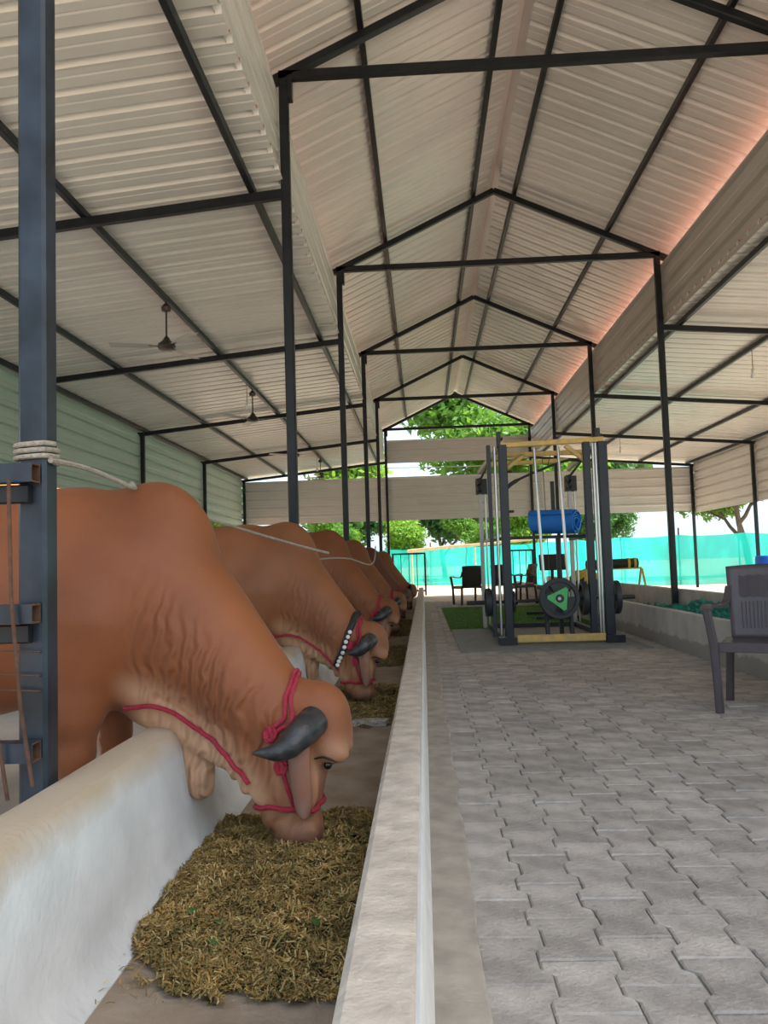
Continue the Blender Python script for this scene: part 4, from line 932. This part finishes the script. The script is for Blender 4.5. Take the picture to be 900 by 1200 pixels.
q.add(vs, [(i*nzr+k, (i+1)*nzr+k, (i+1)*nzr+k+1, i*nzr+k+1) for i in range(len(fpp)-1) for k in range(nzr-1)]); child(q, 'net', 'net_green', fence, True)
for i in range(0, len(fpp), 16):
    p = fpp[i]; q = MB(); q.tube([p+Vector((0,.12,-.02)), p+Vector((0.02,.12,1.95))], 0.03, 8); child(q, 'pole', 'bark', fence)
p0, p1 = at(478,646,36.0), at(642,630,33.2)
q = MB(); q.tube([p0, p0.lerp(p1, .3)+Vector((0,0,.02)), p0.lerp(p1, .6)-Vector((0,0,.02)), p1], [0.075,0.07,0.06,0.05], 10); o = child(q, 'bamboo_pole', 'bamboo', fence, True)
for t in (0.03, .5, .95):
    p = p0.lerp(p1, t); q = MB(); q.tube([Vector((p.x, p.y+.03, -.02)), Vector((p.x, p.y+.03, p.z))], 0.035, 8); child(q, 'pole', 'bamboo', fence)

# ------------------------------------------------------------------ trees
def tree_mesh(seed, H, crown, nleaf, leafsz, trunk_h, spread):
    rn = random.Random(seed); q = MB(); tips = []
    def branch(p, d, l, r, dep):
        pts = [p]; n = 4
        for i in range(n):
            d = (d+Vector((rn.uniform(-.2,.2), rn.uniform(-.2,.2), rn.uniform(-.03,.16)))).normalized(); pts.append(pts[-1]+d*l/n)
        q.tube(pts, [r*(1-.4*i/n) for i in range(n+1)], 7, cap=False)
        if dep == 0: tips.append(pts[-1]); tips.append(pts[2]); return
        for k in range(rn.choice((3, 4)) if dep > 1 else 3):
            a = rn.uniform(0, 6.28); nd = (d*rn.uniform(.5, .9)+Vector((math.cos(a), math.sin(a), rn.uniform(-.1,.5)))*spread).normalized(); branch(pts[rn.choice((2,3,4,4))], nd, l*rn.uniform(.55, .78), r*.55, dep-1)
    branch(Vector((0,0,-.05)), Vector((rn.uniform(-.1,.1), rn.uniform(-.1,.1), 1)), trunk_h, 0.16*H/8, 3)
    tm = q.mesh('trunk', 'bark', True); V = []; Fc = []; r = np.random.default_rng(seed)
    for k in range(nleaf):
        c = tips[r.integers(len(tips))]; v = r.normal(0, 1, 3); v = v/np.linalg.norm(v)*crown*r.random()**.4; p = np.array(c)+v*np.array((1,1,.75)); a = r.normal(0,1,3); a /= np.linalg.norm(a); b = np.cross(a, r.normal(0,1,3)); b /= np.linalg.norm(b)
        s_ = leafsz*r.uniform(.6, 1.3); i = len(V); V += [p-a*s_, p+b*s_*.42, p+a*s_, p-b*s_*.42]; Fc.append((i, i+1, i+2, i+3))
    zs = max(v[2] for v in V)
    return tm, V, Fc, zs
TM = []
for sd, (sp_, lf, th_) in enumerate(((.9, 'leaf_a', 3.0), (1.0, 'leaf_b', 2.6), (.8, 'leaf_c', 2.4))):
    tm, V, Fc, zs = tree_mesh(sd+11, 8, 1.05, 12000, 0.17, th_, sp_); fm = bpy.data.meshes.new('foliage'); fm.from_pydata([tuple(p) for p in V], [], Fc); fm.materials.append(MATS[lf]); TM.append((tm, fm, zs))
def tree(kind, x, y, H, rz, label):
    tm, fm, zs = TM[kind]; root = empty('tree', (x, y, -0.03), rz); root.scale = (H/zs,)*3; tag(root, label, 'tree', 'trees beyond the net fence')
    link('trunk', tm, root); o = link('foliage', fm, root); tag(o, kind='stuff')
tree(0, 4.2, 54, 14.5, .3, 'tall bright green tree filling the gable opening beyond the fence')
tree(1, -4.2, 47, 5.6, 1.9, 'bushy dark green tree behind the fence in line with the cow trough end railing')
tree(1, 12.5, 64, 13, 4.1, 'tall dark green tree rising behind the gym cage beyond the fence')
tree(2, 5.3, 39.2, 4.2, 2.2, 'low yellow green tree behind the fence at the bamboo pole end')
tree(1, 1.4, 53.5, 6.2, 5.2, 'dark bushy tree behind the fence above the lone dark armchair')
tree(2, -13, 46, 8, 1.0, 'yellow green tree behind the fence past the cow lean-to corner')
tree(0, 15.0, 38, 8.5, 2.6, 'slender trunked tree beyond the fence behind the brown armchair')
tree(2, -5.5, 64, 13.5, 2.7, 'tall yellow green tree far behind the cow trough end')
tree(0, 22, 42, 8, 4.6, 'green tree beyond the fence past the empty stall corner post')
tree(2, -1.2, 40.2, 3.9, 0.4, 'low yellow green shrubby tree behind the fence by the cow trough end railing')
tree(1, 10.2, 47, 5.0, 3.6, 'dark green tree behind the fence beside the trough-side cage upright')
tree(0, -5.2, 41, 4.4, 2.0, 'low bright green tree behind the fence past the last cow')
tree(0, 2.2, 40.6, 3.9, 1.2, 'low bright green tree behind the middle of the bamboo pole')
tree(1, 4.9, 46, 5.6, 0.2, 'dark green tree behind the fence over the end railing and side-on armchair')
# blue drum in the right lean-to
bd = empty('blue_drum', (8.0, 19.3, 0)); tag(bd, 'blue plastic drum in the empty stall behind the brown armchair', 'drum')
q = MB(); q.lathe([(0.24,0),(0.28,.02),(0.29,.3),(0.30,.31),(0.29,.33),(0.29,.58),(0.30,.59),(0.29,.61),(0.28,.86),(0.25,.89)], (8.0, 19.3, 0), n=24); child(q, 'body', 'barrel_blue', bd, True)
q = MB(); q.lathe([(0.27,.87),(0.275,.90),(0.26,.92),(0.05,.925)], (8.0, 19.3, 0), n=24); child(q, 'lid', 'barrel_blue', bd, True)
# orange house outside on the left
hs = empty('house', (-13, 25, 0)); tag(hs, 'orange painted house with a grey flat roof outside the green cladding', 'house')
q = MB(); q.box((-17, 19, -.05), (-10.5, 33, 3.9)); child(q, 'walls', 'house_orange', hs)
q = MB(); q.box((-17.3, 18.7, 3.9), (-10.2, 33.3, 4.1)); child(q, 'roof', 'house_roof', hs)
for y in (21.5, 26, 30):
    q = MB(); q.box((-10.52, y-.6, 1.0), (-10.46, y+.6, 2.2)); w_ = child(q, 'window', 'wood_dark', hs)
